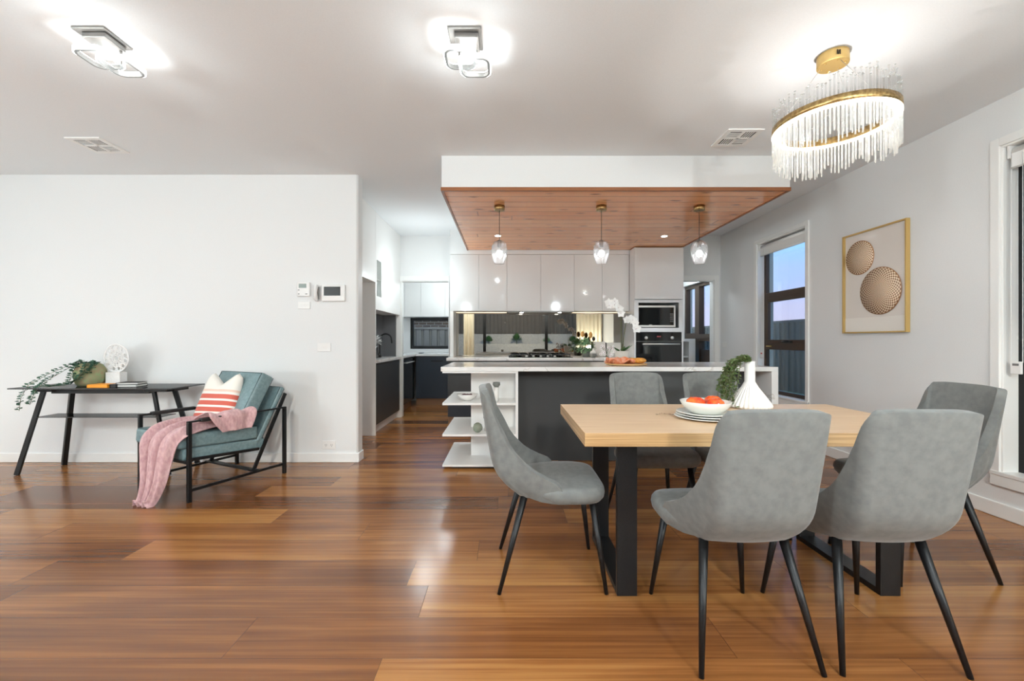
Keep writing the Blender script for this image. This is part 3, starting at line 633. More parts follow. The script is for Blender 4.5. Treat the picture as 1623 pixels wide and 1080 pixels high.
def lerp_path(pts, t):
    n = len(pts) - 1; k = min(int(t * n), n - 1); f = t * n - k; return Vector(pts[k]).lerp(Vector(pts[k + 1]), f)
for pts, t0, nn in ((st1, .55, 9), (st2, .5, 8)):
    for i in range(nn):
        p = lerp_path(pts, t0 + (1 - t0) * i / (nn - 1)) + Vector((random.uniform(-.02, .02), -.02, random.uniform(-.03, .01)))
        s0 = random.uniform(.04, .052)
        for k in range(5):
            a = k * 2 * PI / 5 + .3; mb.leaf(p, (math.cos(a), -.25, math.sin(a)), (0, -1, 0), s0, s0 * .9)
        mc.sphere(p + Vector((0, -.006, 0)), .0035, (1, 1, 1), 6, 4)
mb.build('petals', M['petal'], oc, recalc=False); mc.build('flower_centres', M['pinkpetal'], oc)
# blossom spray in small pot on island
bl = empty('blossom_arrangement', (1.06, 4.50, .93), 0, 'small arrangement of white and mauve blossom beside the orchid pot', 'flowers')
MB().lathe([(.03, .0005), (.035, .05), (.03, .05), (0, .045)], 16).build('pot', M['ceramic'], bl)
mb = MB(); ms = MB()
for k in range(34):
    p = Vector((random.uniform(-.07, .07), random.uniform(-.04, .04), random.uniform(.07, .19)))
    for j in range(5): a = j * 1.256; mb.leaf(p, (math.cos(a), -.2, math.sin(a)), (0, -1, 0), .014, .012)
    ms.sphere(p, .005, (1, 1, 1), 6, 4)
    if k % 3 == 0: mb.bm.faces.ensure_lookup_table()
mb.build('petals', M['petal'], bl, recalc=False); ms.build('flower_centres', M['pinkpetal'], bl)
mb = MB()
for k in range(7): mb.tube([(0, 0, .04), (random.uniform(-.06, .06), random.uniform(-.03, .03), .17)], .0015, 5)
mb.build('twigs', M['stem'], bl)
# --- on the back worktop
pl = empty('potted_herb', (px(928, 6.15), 6.12, .93), 0, 'pale green leafy herb on the back worktop', 'plant')
MB().lathe([(.05, .0005), (.065, .09), (.06, .09), (0, .08)], 20).build('pot', M['stone_pot'], pl)
mb = MB()
for k in range(380):
    a = random.random() * 2 * PI; e = random.uniform(-.5, 1.4); q = Vector((math.cos(a) * math.cos(e), math.sin(a) * math.cos(e) * .7, math.sin(e))) * random.uniform(.05, .125)
    mb.leaf(q + Vector((0, 0, .13)), q + Vector((0, 0, -.02)), (0, 0, 1), .045, .03)
mb.build('foliage', M['greenp'], pl, recalc=False)
ut = empty('utensil_pot', (px(934, 6.3), 6.30, .93), 0, 'pot of wooden spoons behind the herb', 'utensils')
MB().lathe([(.045, .0005), (.05, .13), (.045, .13), (.045, .02), (0, .02)], 20).build('pot', M['stone_pot'], ut)
for (dx, top, sc) in ((-.10, .335, .035), (.02, .32, .036)):
    MB().tube([(0, 0, .03), (dx * .8, 0, top - .05)], .006, 6).sphere((dx, 0, top), sc, (.8, .25, 1.3), 12, 8).build('wooden_spoon', M['spoon'], ut)
MB().tube([(.01, 0, .03), (.06, 0, .24)], .005, 6).sphere((.065, 0, .265), .028, (.9, .3, 1.2), 10, 6).build('black_ladle', M['black'], ut)
mo = empty('garlic_pot', (px(939, 5.98), 5.93, .93), 0, 'small grey bowl with pale domed lid on the back worktop', 'pot')
MB().lathe([(.03, .0005), (.046, .03), (.048, .06), (0, .06)], 20).build('pot', M['stone_pot'], mo)
MB().lathe([(.047, .0605), (.04, .085), (.015, .10), (.008, .125), (0, .13)], 20).build('lid', M['plate'], mo)
cbd = MB().box(-.09, .09, -.008, .008, 0, .225).build('chopping_board', M['ceramic'], None, .006, loc=(px(952, 6.3), 6.345, .932)); cbd.rotation_euler = (-.22, 0, 0); tag(cbd, 'white chopping board leaning on the mirrored splashback', 'board')
cbd2 = MB().box(-.11, .11, -.006, .006, 0, .21).build('chopping_board', M['plate'], None, .006, loc=(px(974, 6.35), 6.36, .932)); cbd2.rotation_euler = (-.22, 0, 0); tag(cbd2, 'cream board leaning on the splashback behind the orchid pot', 'board')

# --- items on island end shelves
bw = empty('decor_bowl', (-.37, 4.03, .604), 0, 'white bowl of dark potpourri on the top end shelf of the island', 'bowl')
MB().lathe([(.035, .0005), (.07, .025), (.10, .062), (.096, .062), (.066, .03), (0, .014)], 32).build('bowl_body', M['ceramic'], bw)
mb = MB()
for k in range(26): a = random.random() * 6.28; q = random.random() * .06; mb.sphere((q * math.cos(a), q * math.sin(a), .043 + random.random() * .012), .011, (1, 1, .8), 7, 5)
mb.build('potpourri', mat('dark_berries', lin(86, 46, 52), .6), bw)
cd = empty('candle_holder', (-.095, 3.97, .604), 0, 'white pillar with grey glass cup on the top end shelf', 'candle holder')
MB().lathe([(.022, .0005), (.022, .13), (0, .13)], 20).build('pillar', M['ceramic'], cd); MB().lathe([(.018, .131), (.036, .155), (.033, .178), (.029, .178), (0, .15)], 20).build('glass_cup', M['stone_pot'], cd)
cd2 = empty('candle_holder', (-.19, 4.02, .321), 0, 'white pillar with grey glass cup on the middle end shelf', 'candle holder')
MB().lathe([(.02, .0005), (.02, .10), (0, .10)], 20).build('pillar', M['ceramic'], cd2); MB().lathe([(.016, .101), (.03, .12), (.028, .14), (.024, .14), (0, .12)], 20).build('glass_cup', M['stone_pot'], cd2)
o = MB().lathe([(.018, 0), (.04, .02), (.045, .045), (.035, .075), (.012, .088), (.010, .080), (0, .08)], 14, rib=.04, nrib=7).build('glass_gourd', noise_var(mat('green_glass', lin(140, 146, 128), .15), lin(126, 134, 116), lin(156, 160, 142)), None, loc=(px(757, 3.95), 3.95, .3205)); tag(o, 'small ribbed grey green ball ornament on the middle end shelf', 'ornament')

# --- left hall cabinetry
r = empty('fridge_surround', (-1.61, 4.235, 0), 0, 'tall white cabinet surround with empty fridge recess past the living wall', 'cabinet')
MB().box(-.70, 0, 1.0, 1.02, 0, ZC - .001).build('side_panel', M['satin_white'], r)
B(-.70, -.001, .001, 1.0, 1.885, ZC - .001).build('top_cabinet', M['satin_white'], r, .002)
r = empty('hall_overhead_cabinet', (-1.62, 5.26, 1.555), 0, 'white overhead cabinet with narrow glass door left of the pantry doorway', 'cabinet')
DD = -.26
MB().box(DD, 0, .001, .06, 0, ZC - 1.557).box(DD, 0, .255, 1.238, 0, ZC - 1.557).box(DD, 0, .06, .255, 0, .17).box(DD, 0, .06, .255, .625, ZC - 1.557).box(DD, DD + .01, .06, .255, .17, .625).build('cabinet_body', M['satin_white'], r)
B(DD + .012, -.01, .061, .254, .38, .392).build('shelf', M['satin_white'], r)
B(-.006, -.002, .061, .254, .171, .624).build('glass_door', M['glass'], r)
struct('wall_niche', MB().box(-2.39, -1.885, 5.26, YB, 0, ZC), M['wall'])
tag(MB().box(-1.884, -1.876, 5.26, 6.49, .932, 1.554).box(-1.876, -1.69, 6.482, 6.496, .932, 1.554).build('splashback', M['grey_splash']), 'plain grey splashback of the small sink nook left of the pantry', 'splashback')
tag(B(-1.875, -1.595, 5.258, 6.48, .89, .93).build('worktop', M['quartz'], None, .002), 'short white worktop of the sink nook beside the fridge recess', 'worktop')
r = empty('base_cabinet', (-1.61, 5.26, 0), 0, 'dark grey base cabinet below the gooseneck tap', 'cabinet')
B(-.26, -.022, .0, 1.21, .12, .889).build('cabinet_body', M['dark'], r)
B(-.02, 0, .002, 1.15, .125, .868).build('cabinet_door', M['dark'], r, .002)
B(-.26, -.06, .0, 1.21, 0, .119).build('kickboard', M['satin_white'], r)
r = empty('tap', (-1.80, 6.05, .93), 0, 'dark gooseneck tap over the sink nook worktop', 'tap')
pts = [(0, 0, .0), (0, 0, .25)] + [(.085 - .085 * math.cos(a), 0, .25 + .085 * math.sin(a)) for a in [PI * k / 8 for k in range(1, 8)]] + [(.17, 0, .22), (.172, 0, .20)]
MB().tube(pts, .011, 10).build('spout', M['black'], r); MB().lathe([(.025, .0005), (.022, .05), (0, .05)], 16).build('tap_base', M['black'], r); MB().tube([(0, -.02, .04), (.01, -.07, .06)], .006, 6).build('lever', M['steel'], r)
r = empty('flower_vase', (-1.765, 5.75, .93), 0, 'grey vase of pale flowers beside the gooseneck tap', 'vase')
MB().lathe([(.03, .0005), (.045, .06), (.03, .14), (.034, .16), (.03, .16), (0, .14)], 20).build('vase_body', M['smoke'], r)
mb = MB()
for k in range(60):
    a = random.random() * 6.28; q = Vector((math.cos(a) * .06, math.sin(a) * .06, .24 + random.uniform(-.05, .05))); mb.leaf((q.x * .4, q.y * .4, q.z), (q.x, q.y, random.uniform(-.03, .05)), (0, 0, 1), .07, .03)
mb.build('petals', M['petal'], r, recalc=False)
MB().tube([(0, 0, .02), (0, 0, .22)], .004, 6).build('flower_stem', M['stem'], r)

# --- pantry beyond the doorway
tag(MB().box(-2.38, .9, 7.66, 8.29, .89, .93).box(-2.38, -1.64, 6.7, 7.66, .89, .93).build('worktop', M['quartz'], None, .002), 'L shaped white worktop in the pantry under the low window', 'worktop')
pc = [(-1.64, -.85), (-.85, -.1), (-.1, .6)]
for i, (a, b) in enumerate(pc):
    r = empty('base_cabinet', (a, 7.69, 0), 0, ['navy black pantry cabinet in the corner below the low window', 'navy black pantry cabinet behind the doorway edge', 'navy black pantry cabinet hidden past the doorway'][i], 'cabinet', 'dark pantry base cabinets')
    w = b - a
    B(.0005, w - .0005, .022, .59, .12, .889).build('cabinet_body', M['navy'], r); B(.002, w - .002, 0, .02, .125, .866).build('cabinet_door', M['navy'], r, .002)
    B(0, w, .05, .07, 0, .119).build('kickboard', M['skirt'], r); B(w * .35, w * .62, -.006, -.0005, .79, .81).build('handle', M['black'], r)
r = empty('dishwasher', (-1.665, 6.82, 0), 0, 'dark glossy dishwasher front on the left side of the pantry', 'dishwasher')
B(-.6, -.022, 0, .85, .12, .889).build('appliance_body', M['navy'], r); B(-.02, 0, .002, .845, .125, .866).build('appliance_door', M['blackg'], r, .002); B(-.6, -.05, 0, .85, 0, .119).build('kickboard', M['skirt'], r)
MB().tube([(.03, .12, .80), (.03, .73, .80)], .008, 8).box(0, .03, .14, .15, .795, .805).box(0, .03, .70, .71, .795, .805).build('handle', M['chrome'], r)
for i, (a, b) in enumerate([(-2.10, -1.905), (-1.905, -1.60), (-1.60, -1.15), (-1.15, -.6)]):
    r = empty('overhead_cabinet', (a, 7.95, 1.615), 0, ['slim white pantry overhead cabinet at the left frame', 'white pantry overhead cabinet above the left end of the low window', 'white pantry overhead cabinet above the middle of the low window', 'white pantry overhead cabinet above the right end of the low window'][i], 'cabinet', 'white overhead cabinets in the pantry')
    w = b - a; B(.0005, w - .0005, .021, .345, 0, .80).build('cabinet_body', M['satin_white'], r); B(.002, w - .002, 0, .02, 0, .798).build('cabinet_door', M['satin_white'], r, .002)
tag(B(-1.62, -1.55, 7.85, 8.02, .931, .945).build('soap_dish', M['blk'], None, .003), 'small black dish on the pantry worktop', 'dish')
tag(MB().tube([(-.93, 7.95, .931), (-.93, 7.95, 1.24), (-.93, 7.90, 1.27), (-.93, 7.82, 1.25), (-.93, 7.80, 1.16)], .013, 10).build('tap', M['chrome']), 'tall chrome pantry tap at the right of the low window', 'tap')
# --- laundry cupboard
r = empty('laundry_cabinet', (2.83, 7.3, 0), 0, 'white laundry cabinet with grey open shelves seen past the oven tower', 'cabinet')
MB().box(0, .40, 0, .5, 1.15, 1.20).box(0, .02, 0, .5, 0, 1.15).box(.29, .40, 0, .5, 0, 1.15).box(.02, .29, .48, .5, 0, 1.15).box(.02, .29, .02, .48, .88, .90).box(.02, .29, .02, .48, .5, .52).build('cabinet_body', M['satin_white'], r)

# ------------------------------------------------------------ CEILING THINGS
def rrect_path(w, h, r, n=6):
    P = []
    for cx, cy, a0 in ((w / 2 - r, h / 2 - r, 0), (-w / 2 + r, h / 2 - r, PI / 2), (-w / 2 + r, -h / 2 + r, PI), (w / 2 - r, -h / 2 + r, 1.5 * PI)):
        for k in range(n + 1): a = a0 + PI / 2 * k / n; P.append((cx + r * math.cos(a), cy + r * math.sin(a)))
    return P
def band(mb, w, h, r, z0, z1, t, c=(0, 0)):
    A = rrect_path(w, h, r); Bq = rrect_path(w - 2 * t, h - 2 * t, r - t); n = len(A)
    V = [[mb.bm.verts.new((x + c[0], y + c[1], z)) for x, y in P] for P, z in ((A, z0), (A, z1), (Bq, z1), (Bq, z0))]
    for i in range(n):
        j = (i + 1) % n
        for k in range(4): mb.bm.faces.new((V[k][i], V[k][j], V[(k + 1) % 4][j], V[(k + 1) % 4][i]))
    return mb
def make_lamp(x, y, label):
    r = empty('ceiling_lamp', (x, y, ZC), 0, label, 'ceiling light', 'square ring ceiling lamps')
    B(-.095, .075, -.11, .06, -.012, -.0005).build('base_plate', M['steel'], r, .003)
    B(-.065, .06, -.085, .035, -.04, -.013).build('driver_box', M['steel'], r, .004)
    MB().box(-.05, -.042, -.01, .0, -.095, -.04).box(.04, .048, .015, .025, -.11, -.04).build('bracket', M['steel'], r)
    for cx, cy, z in ((-.04, -.012, -.098), (.035, .035, -.112)):
        f = band(MB(), .160, .165, .045, z - .012, z + .010, .012, (cx, cy)).build('ring_frame', M['steel'], r)
        band(MB(), .172, .177, .05, z - .008, z + .013, .0055, (cx, cy)).build('led_band', M['led'], f)
        band(MB(), .158, .163, .044, z + .0105, z + .014, .01, (cx, cy)).build('led_top', M['led'], f)
    return r
make_lamp(-.205, 2.27, 'square double ring ceiling lamp above the middle of the room')
make_lamp(-2.115, 2.27, 'square double ring ceiling lamp at the upper left')
for i, (x, y) in enumerate(LAMPS_ADDED):
    make_lamp(x, y, ['square double ring ceiling lamp behind the viewer at the left', 'square double ring ceiling lamp behind the viewer in the middle', 'square double ring ceiling lamp behind the viewer at the right'][i])

def make_vent(x0, y0, w, d, label):
    r = empty('air_vent', (x0 + w / 2, y0 + d / 2, ZC), 0, label, 'air vent', 'square ceiling air vents')
    mb = MB(); a = w / 2; b = d / 2
    mb.box(-a, a, -b, -b + .035, -.01, -.0005).box(-a, a, b - .035, b, -.01, -.0005).box(-a, -a + .035, -b + .035, b - .035, -.01, -.0005).box(a - .035, a, -b + .035, b - .035, -.01, -.0005).box(-.008, .008, -b + .035, b - .035, -.01, -.0005).box(-a + .035, a - .035, -.008, .008, -.01, -.0005)
    mb.build('vent_frame', M['white'], r)
    B(-a + .03, a - .03, -b + .03, b - .03, -.003, -.0008).build('duct_backing', M['duct'], r)
    mb = MB()
    for sx in (-1, 1):
        for sy in (-1, 1):
            for k in range(5):
                if sx * sy > 0: c = sy * (.014 + k * .017); mb.bar((sx * .008, c, -.007), (sx * (a - .035), c, -.007), .008, .002)
                else: c = sx * (.014 + k * .017); mb.bar((c, sy * .008, -.007), (c, sy * (b - .035), -.007), .008, .002)
    mb.build('louvres', M['white'], r)
make_vent(-3.466, 3.338, .275, .275, 'white square air vent at the upper left of the ceiling')
make_vent(1.669, 3.206, .272, .283, 'white square air vent between the timber panel and chandelier')

# pendants
pend_labels = ['leftmost ribbed glass pendant over the island', 'middle ribbed glass pendant over the island', 'rightmost ribbed glass pendant over the island']
proto = None
for i, x in enumerate((-.07, .915, 1.86)):
    if proto is None:
        r = empty('pendant_lamp', (x, 4.12, 2.47), 0, pend_labels[i], 'pendant light', 'ribbed glass pendants over the island')
        MB().lathe([(.05, -.045), (.05, -.0005), (0, -.0005)], 28).build('canopy', M['brass'], r)
        MB().tube([(0, 0, -.045), (0, 0, -.335)], .003, 6).build('cord', M['cord'], r)
        MB().lathe([(.018, -.40), (.02, -.335), (.008, -.33), (0, -.33)], 16).build('lamp_holder', M['steel'], r)
        g = MB().lathe([(.022, -.335), (.052, -.352), (.070, -.39), (.074, -.43), (.068, -.48), (.050, -.545), (.044, -.558), (.041, -.558), (.047, -.545), (.064, -.48), (.070, -.43), (.066, -.39), (.049, -.355), (.022, -.338)], 108, rib=.05, nrib=18).build('glass_shade', M['shade'], r)
        MB().sphere((0, 0, -.46), .030, (1, 1, 1.1), 16, 12).build('bulb', M['bulb'], r)
        proto = r
    else:
        r = copy_tree(proto); r.location = (x, 4.12, 2.47); r['label'] = pend_labels[i]
for i, (x, y) in enumerate(((-.108, 5.28), (1.96, 5.30))):
    r = empty('downlight', (x, y, 2.4695), 0, ['recessed downlight in the timber panel behind the left pendant', 'recessed downlight in the timber panel near the oven tower'][i], 'downlight', 'downlights in the timber panel')
    MB().lathe([(.035, -.004), (.045, -.004), (.047, -.0005), (0, -.0005)], 24, closed=False).build('downlight_ring', M['white'], r)
    MB().lathe([(0, -.006), (.034, -.006), (.034, -.0045), (0, -.0045)], 20).build('lamp_disc', M['bulb'], r)

# chandelier
ch = empty('chandelier', (1.82, 2.38, ZC), 0, 'round gold chandelier with hanging crystal rods above the dining table', 'chandelier')
MB().lathe([(.075, -.062), (.075, -.0005), (0, -.0005)], 48).build('canopy', M['gold'], ch, .002)
mb = MB()
for k in range(6): a = k * PI / 3 + .3; mb.lathe([(0, -.068), (.005, -.067), (.005, -.062), (0, -.062)], 10, (.055 * math.cos(a), .055 * math.sin(a), 0))
mb.build('canopy_screws', M['gold'], ch)
mb = MB()
for k in range(3): mb.box(-.035 + k * .008, -.031 + k * .008, -.0765, -.0745, -.045, -.02)
mb.build('canopy_slots', M['black'], ch)
RZ0 = 2.366 - ZC; RZ1 = 2.406 - ZC
MB().lathe([(.262, RZ0), (.29, RZ0), (.29, RZ1), (.262, RZ1), (.262, RZ0)], 96).build('ring', M['brass'], ch)
MB().lathe([(.266, RZ0 - .007), (.2905, RZ0 - .007), (.2905, RZ0 - .0005), (.266, RZ0 - .0005), (.266, RZ0 - .007)], 96).build('led_strip', M['ledw'], ch)
for k in range(3): a = k * 2.094 + .5; MB().tube([(.055 * math.cos(a), .055 * math.sin(a), -.062), (.276 * math.cos(a), .276 * math.sin(a), RZ1)], .0012, 5).build('suspension_wire', M['chrome'], ch)
def rod(mb, a, rad):
    z0 = 2.205 + random.uniform(-.035, .04) + .02 * math.sin(3 * a) - ZC; z1 = z0 + .285 + random.uniform(-.012, .02)
    x, y = rad * math.cos(a), rad * math.sin(a)
    mb.tube([(x, y, z0), (x, y, RZ0 - .0075)], .0044, 6)
    n0 = len(mb.bm.faces)
    mb.tube([(x, y, RZ1 + .0005), (x, y, z1)], .0032, 6)
    mb.bm.faces.ensure_lookup_table()
    for f in mb.bm.faces[n0:]: f.material_index = 1
    mb.sphere((x, y, z1 + .002), .0062, (1, 1, .5), 8, 5)
for k in range(100):
    mb = MB(); rod(mb, 2 * PI * k / 100, .285 if k % 2 else .269); mb.build('crystal_rod', [M['rod'], M['rodclear']], ch)
mb = MB()
for k in range(104): rod(mb, 2 * PI * (k + .5) / 104, .277)
tag(mb.build('crystal_rods', [M['rod'], M['rodclear']], ch), kind='stuff')

# ------------------------------------------------------------ RIGHT WALL THINGS
pf = empty('framed_picture', (XR, 3.772, 1.70), 0, 'gold framed picture of two round woven baskets on the right wall', 'picture')
ha = .328; hz = .462
mb = MB().box(-.035, -.001, -ha, -ha + .012, -hz, hz).box(-.035, -.001, ha - .012, ha, -hz, hz).box(-.035, -.001, -ha + .012, ha - .012, -hz, -hz + .012).box(-.035, -.001, -ha + .012, ha - .012, hz - .012, hz)
mb.build('frame', M['gold'], pf)
pm = mat('picture_paper', lin(214, 206, 196), .12); n_, l_, b_ = nodes(pm)
B(-.012, -.002, -ha + .012, ha - .012, -hz + .012, hz - .012).build('picture_backing', mat('picture_backdrop', lin(226, 218, 210), .1), pf)
B(-.0135, -.0122, -ha + .012, ha - .012, -hz + .012, -hz + .14).build('picture_shelf', mat('picture_shelf_tone', lin(236, 230, 222), .1), pf)
def disc_yz(r, rim=.0):
    mb = MB(); mb.lathe([(0, 0), (r, 0), (r, .002), (0, .0022)], 64); 
    bmesh.ops.rotate(mb.bm, verts=mb.bm.verts[:], cent=(0, 0, 0), matrix=Matrix.Rotation(-PI / 2, 3, 'Y')); return mb
# y of picture: near (small y) is right side of the photo
def picpos(xp, yp):
    y = XR * F / (xp - VX); return y - 3.772, (H - (yp - VY) * y / F) - 1.70
for (xp, yp, rr) in ((1365, 409, .150), (1398, 461, .200)):
    dy, dz = picpos(xp, yp)
    disc_yz(rr + .006).build('basket_rim', mat('basket_rim_brown', lin(170, 118, 72), .4), pf, loc=(-.0145 if rr < .18 else -.0185, dy, dz))
    disc_yz(rr).build('woven_basket', M['basket'], pf, loc=(-.0165 if rr < .18 else -.0205, dy, dz))
# blinds
def blind(y0, y1, zt, label, chain_y, chain_z):
    r = empty('roller_blind', (XR + .02, (y0 + y1) / 2, zt), 0, label, 'blind')
    L = (y1 - y0) / 2
    mb = MB(); mb.tube([(0.03, -L + .02, -.055), (0.03, L - .02, -.055)], .032, 16); mb.build('blind_roll', M['white'], r)
    B(.0, .004, -L + .02, L - .02, -.16, -.05).build('blind_fabric', M['white'], r)
    MB().tube([(.002, -L + .02, -.16), (.002, L - .02, -.16)], .008, 8).build('bottom_rail', M['white'], r)
    B(-.01, .07, -L + .004, -L + .016, -.095, -.01).build('bracket', M['white'], r); B(-.01, .07, L - .016, L - .004, -.095, -.01).build('bracket', M['white'], r)
    cy = chain_y - (y0 + y1) / 2; cz = chain_z - zt
    MB().tube([(.0, cy, -.08), (-.005, cy, cz), (-.005, cy - .04, cz - .02), (.0, cy - .06, cz), (.0, cy - .06, -.08)], .0025, 5).build('chain', M['white'], r)
    g = B(-.014, .0, cy - .062, cy - .004, cz - .075, cz + .005).build('chain_guide', M['white'], r, .003)
    B(-.0155, -.0142, cy - .05, cy - .016, cz - .022, cz - .008).build('printed_tag', M['redtag' if y0 > 3 else 'socket'], g)
blind(4.66, 5.53, 2.42, 'white roller blind rolled up above the tall narrow window', 5.50, 1.02)
blind(1.02, 2.79, 2.45, 'white roller blind rolled up above the window at the right edge', 2.77, 1.03)
def plate_wall(x0, x1, y0, y1, label, name='light_switch', cat='switch', marks=3, Y=YW):
    X0, X1 = px(x0, Y), px(x1, Y); Z1, Z0 = H - (y0 - VY) * Y / F, H - (y1 - VY) * Y / F
    r = empty(name, ((X0 + X1) / 2, Y, (Z0 + Z1) / 2), 0, label, cat); a = (X1 - X0) / 2; c = (Z1 - Z0) / 2
    B(-a, a, -.009, -.0005, -c, c).build('face_plate', M['white'], r, .003)
    for k in range(marks):
        q = (k - (marks - 1) / 2) * .022
        if name == 'power_outlet':
            q = (k - (marks - 1) / 2) * .055
            MB().box(q - .009, q - .006, -.0105, -.0092, -.005, .008).box(q + .006, q + .009, -.0105, -.0092, -.005, .008).box(q - .0015, q + .0015, -.0105, -.0092, -.016, -.006).build('socket_slots', M['socket'], r)
            B(q - .006, q + .006, -.012, -.0092, .016, .028).build('rocker', M['white'], r)
        else: B(q - .007, q + .007, -.012, -.0092, -.012, .012).build('rocker', M['white'], r, .001)
    return r
plate_wall(472.5, 492, 478.5, 490, 'white light switch directly below the thermostat')
plate_wall(503.3, 524.7, 544, 557.5, 'white light switch by itself on the middle of the living wall')
plate_wall(511.4, 532.2, 698.6, 712.2, 'white double power outlet low on the living wall', 'power_outlet', 'outlet', 2)
# thermostat
X0, X1 = px(472, YW), px(492.6, YW)
r = empty('thermostat', ((X0 + X1) / 2, YW, H + 81 * YW / F), 0, 'white thermostat with small grey display left of the intercom', 'thermostat')
B(-.062, .062, -.022, -.0005, -.068, .068).build('case', M['white'], r, .006)
B(-.042, .03, -.024, -.0222, .012, .052).build('display', M['lcd'], r)
MB().box(-.05, -.035, -.0235, -.0222, -.012, -.004).box(-.05, -.035, -.0235, -.0222, -.05, -.042).box(.02, .04, -.0235, -.0222, -.05, -.042).build('buttons', M['socket'], r)
r = empty('intercom', (px(529.5, YW), YW, H + 75 * YW / F), 0, 'white video intercom panel with dark screen on the living wall', 'intercom')
B(-.112, .112, -.025, -.0005, -.08, .08).build('case', M['white'], r, .006)
B(-.088, .07, -.0265, -.0252, -.026, .06).build('screen', M['screen'], r, .002)
r = empty('intercom_handset', (px(503.7, YW), YW, H + 75 * YW / F), 0, 'white curved handset between thermostat and intercom screen', 'handset')
MB().tube([(0, -.02, -.07), (0, -.042, -.06), (0, -.05, 0), (0, -.042, .06), (0, -.02, .07)], [.012, .02, .015, .02, .012], 12).build('handset_body', M['white'], r)
B(-.02, .02, -.018, -.0005, -.06, .06).build('cradle', M['steel'], r, .004)
# switch on the right wall
r = empty('light_switch', (XR, XR * F / (1149 - VX), H - 7 * 6.37 / F), 0, 'white light switch on the right wall beside the laundry doorway', 'switch')
B(-.009, -.0005, -.06, .06, -.038, .038).build('face_plate', M['white'], r, .003); B(-.012, -.0092, -.01, .01, -.015, .015).build('rocker', M['white'], r)

# ------------------------------------------------------------ DINING TABLE
TX0, TX1, TY0, TY1, TZ = .342, 2.03, 1.865, 2.71, .765
dt = empty('dining_table', ((TX0 + TX1) / 2, (TY0 + TY1) / 2, 0), 0, 'rectangular pale oak dining table on black metal loop legs', 'table')
a = (TX1 - TX0) / 2; b = (TY1 - TY0) / 2
top = B(-a, a, -b, b, TZ - .06, TZ).build('tabletop', [M['oak'], M['oakedge']], dt, .0015)
for f in top.data.polygons:
    if abs(f.normal.z) < .5: f.material_index = 1
for x0 in (.505, 1.71):
    cx = x0 - (TX0 + TX1) / 2; y0 = 1.95 - (TY0 + TY1) / 2; y1 = 2.52 - (TY0 + TY1) / 2; t = .028; zt = TZ - .0605
    MB().box(cx, cx + .092, y0, y0 + t, 0, zt).box(cx, cx + .092, y1 - t, y1, 0, zt).box(cx, cx + .092, y0 + t, y1 - t, 0, t).box(cx, cx + .092, y0 + t, y1 - t, zt - t, zt).build('leg_frame', M['black'], dt, .002)

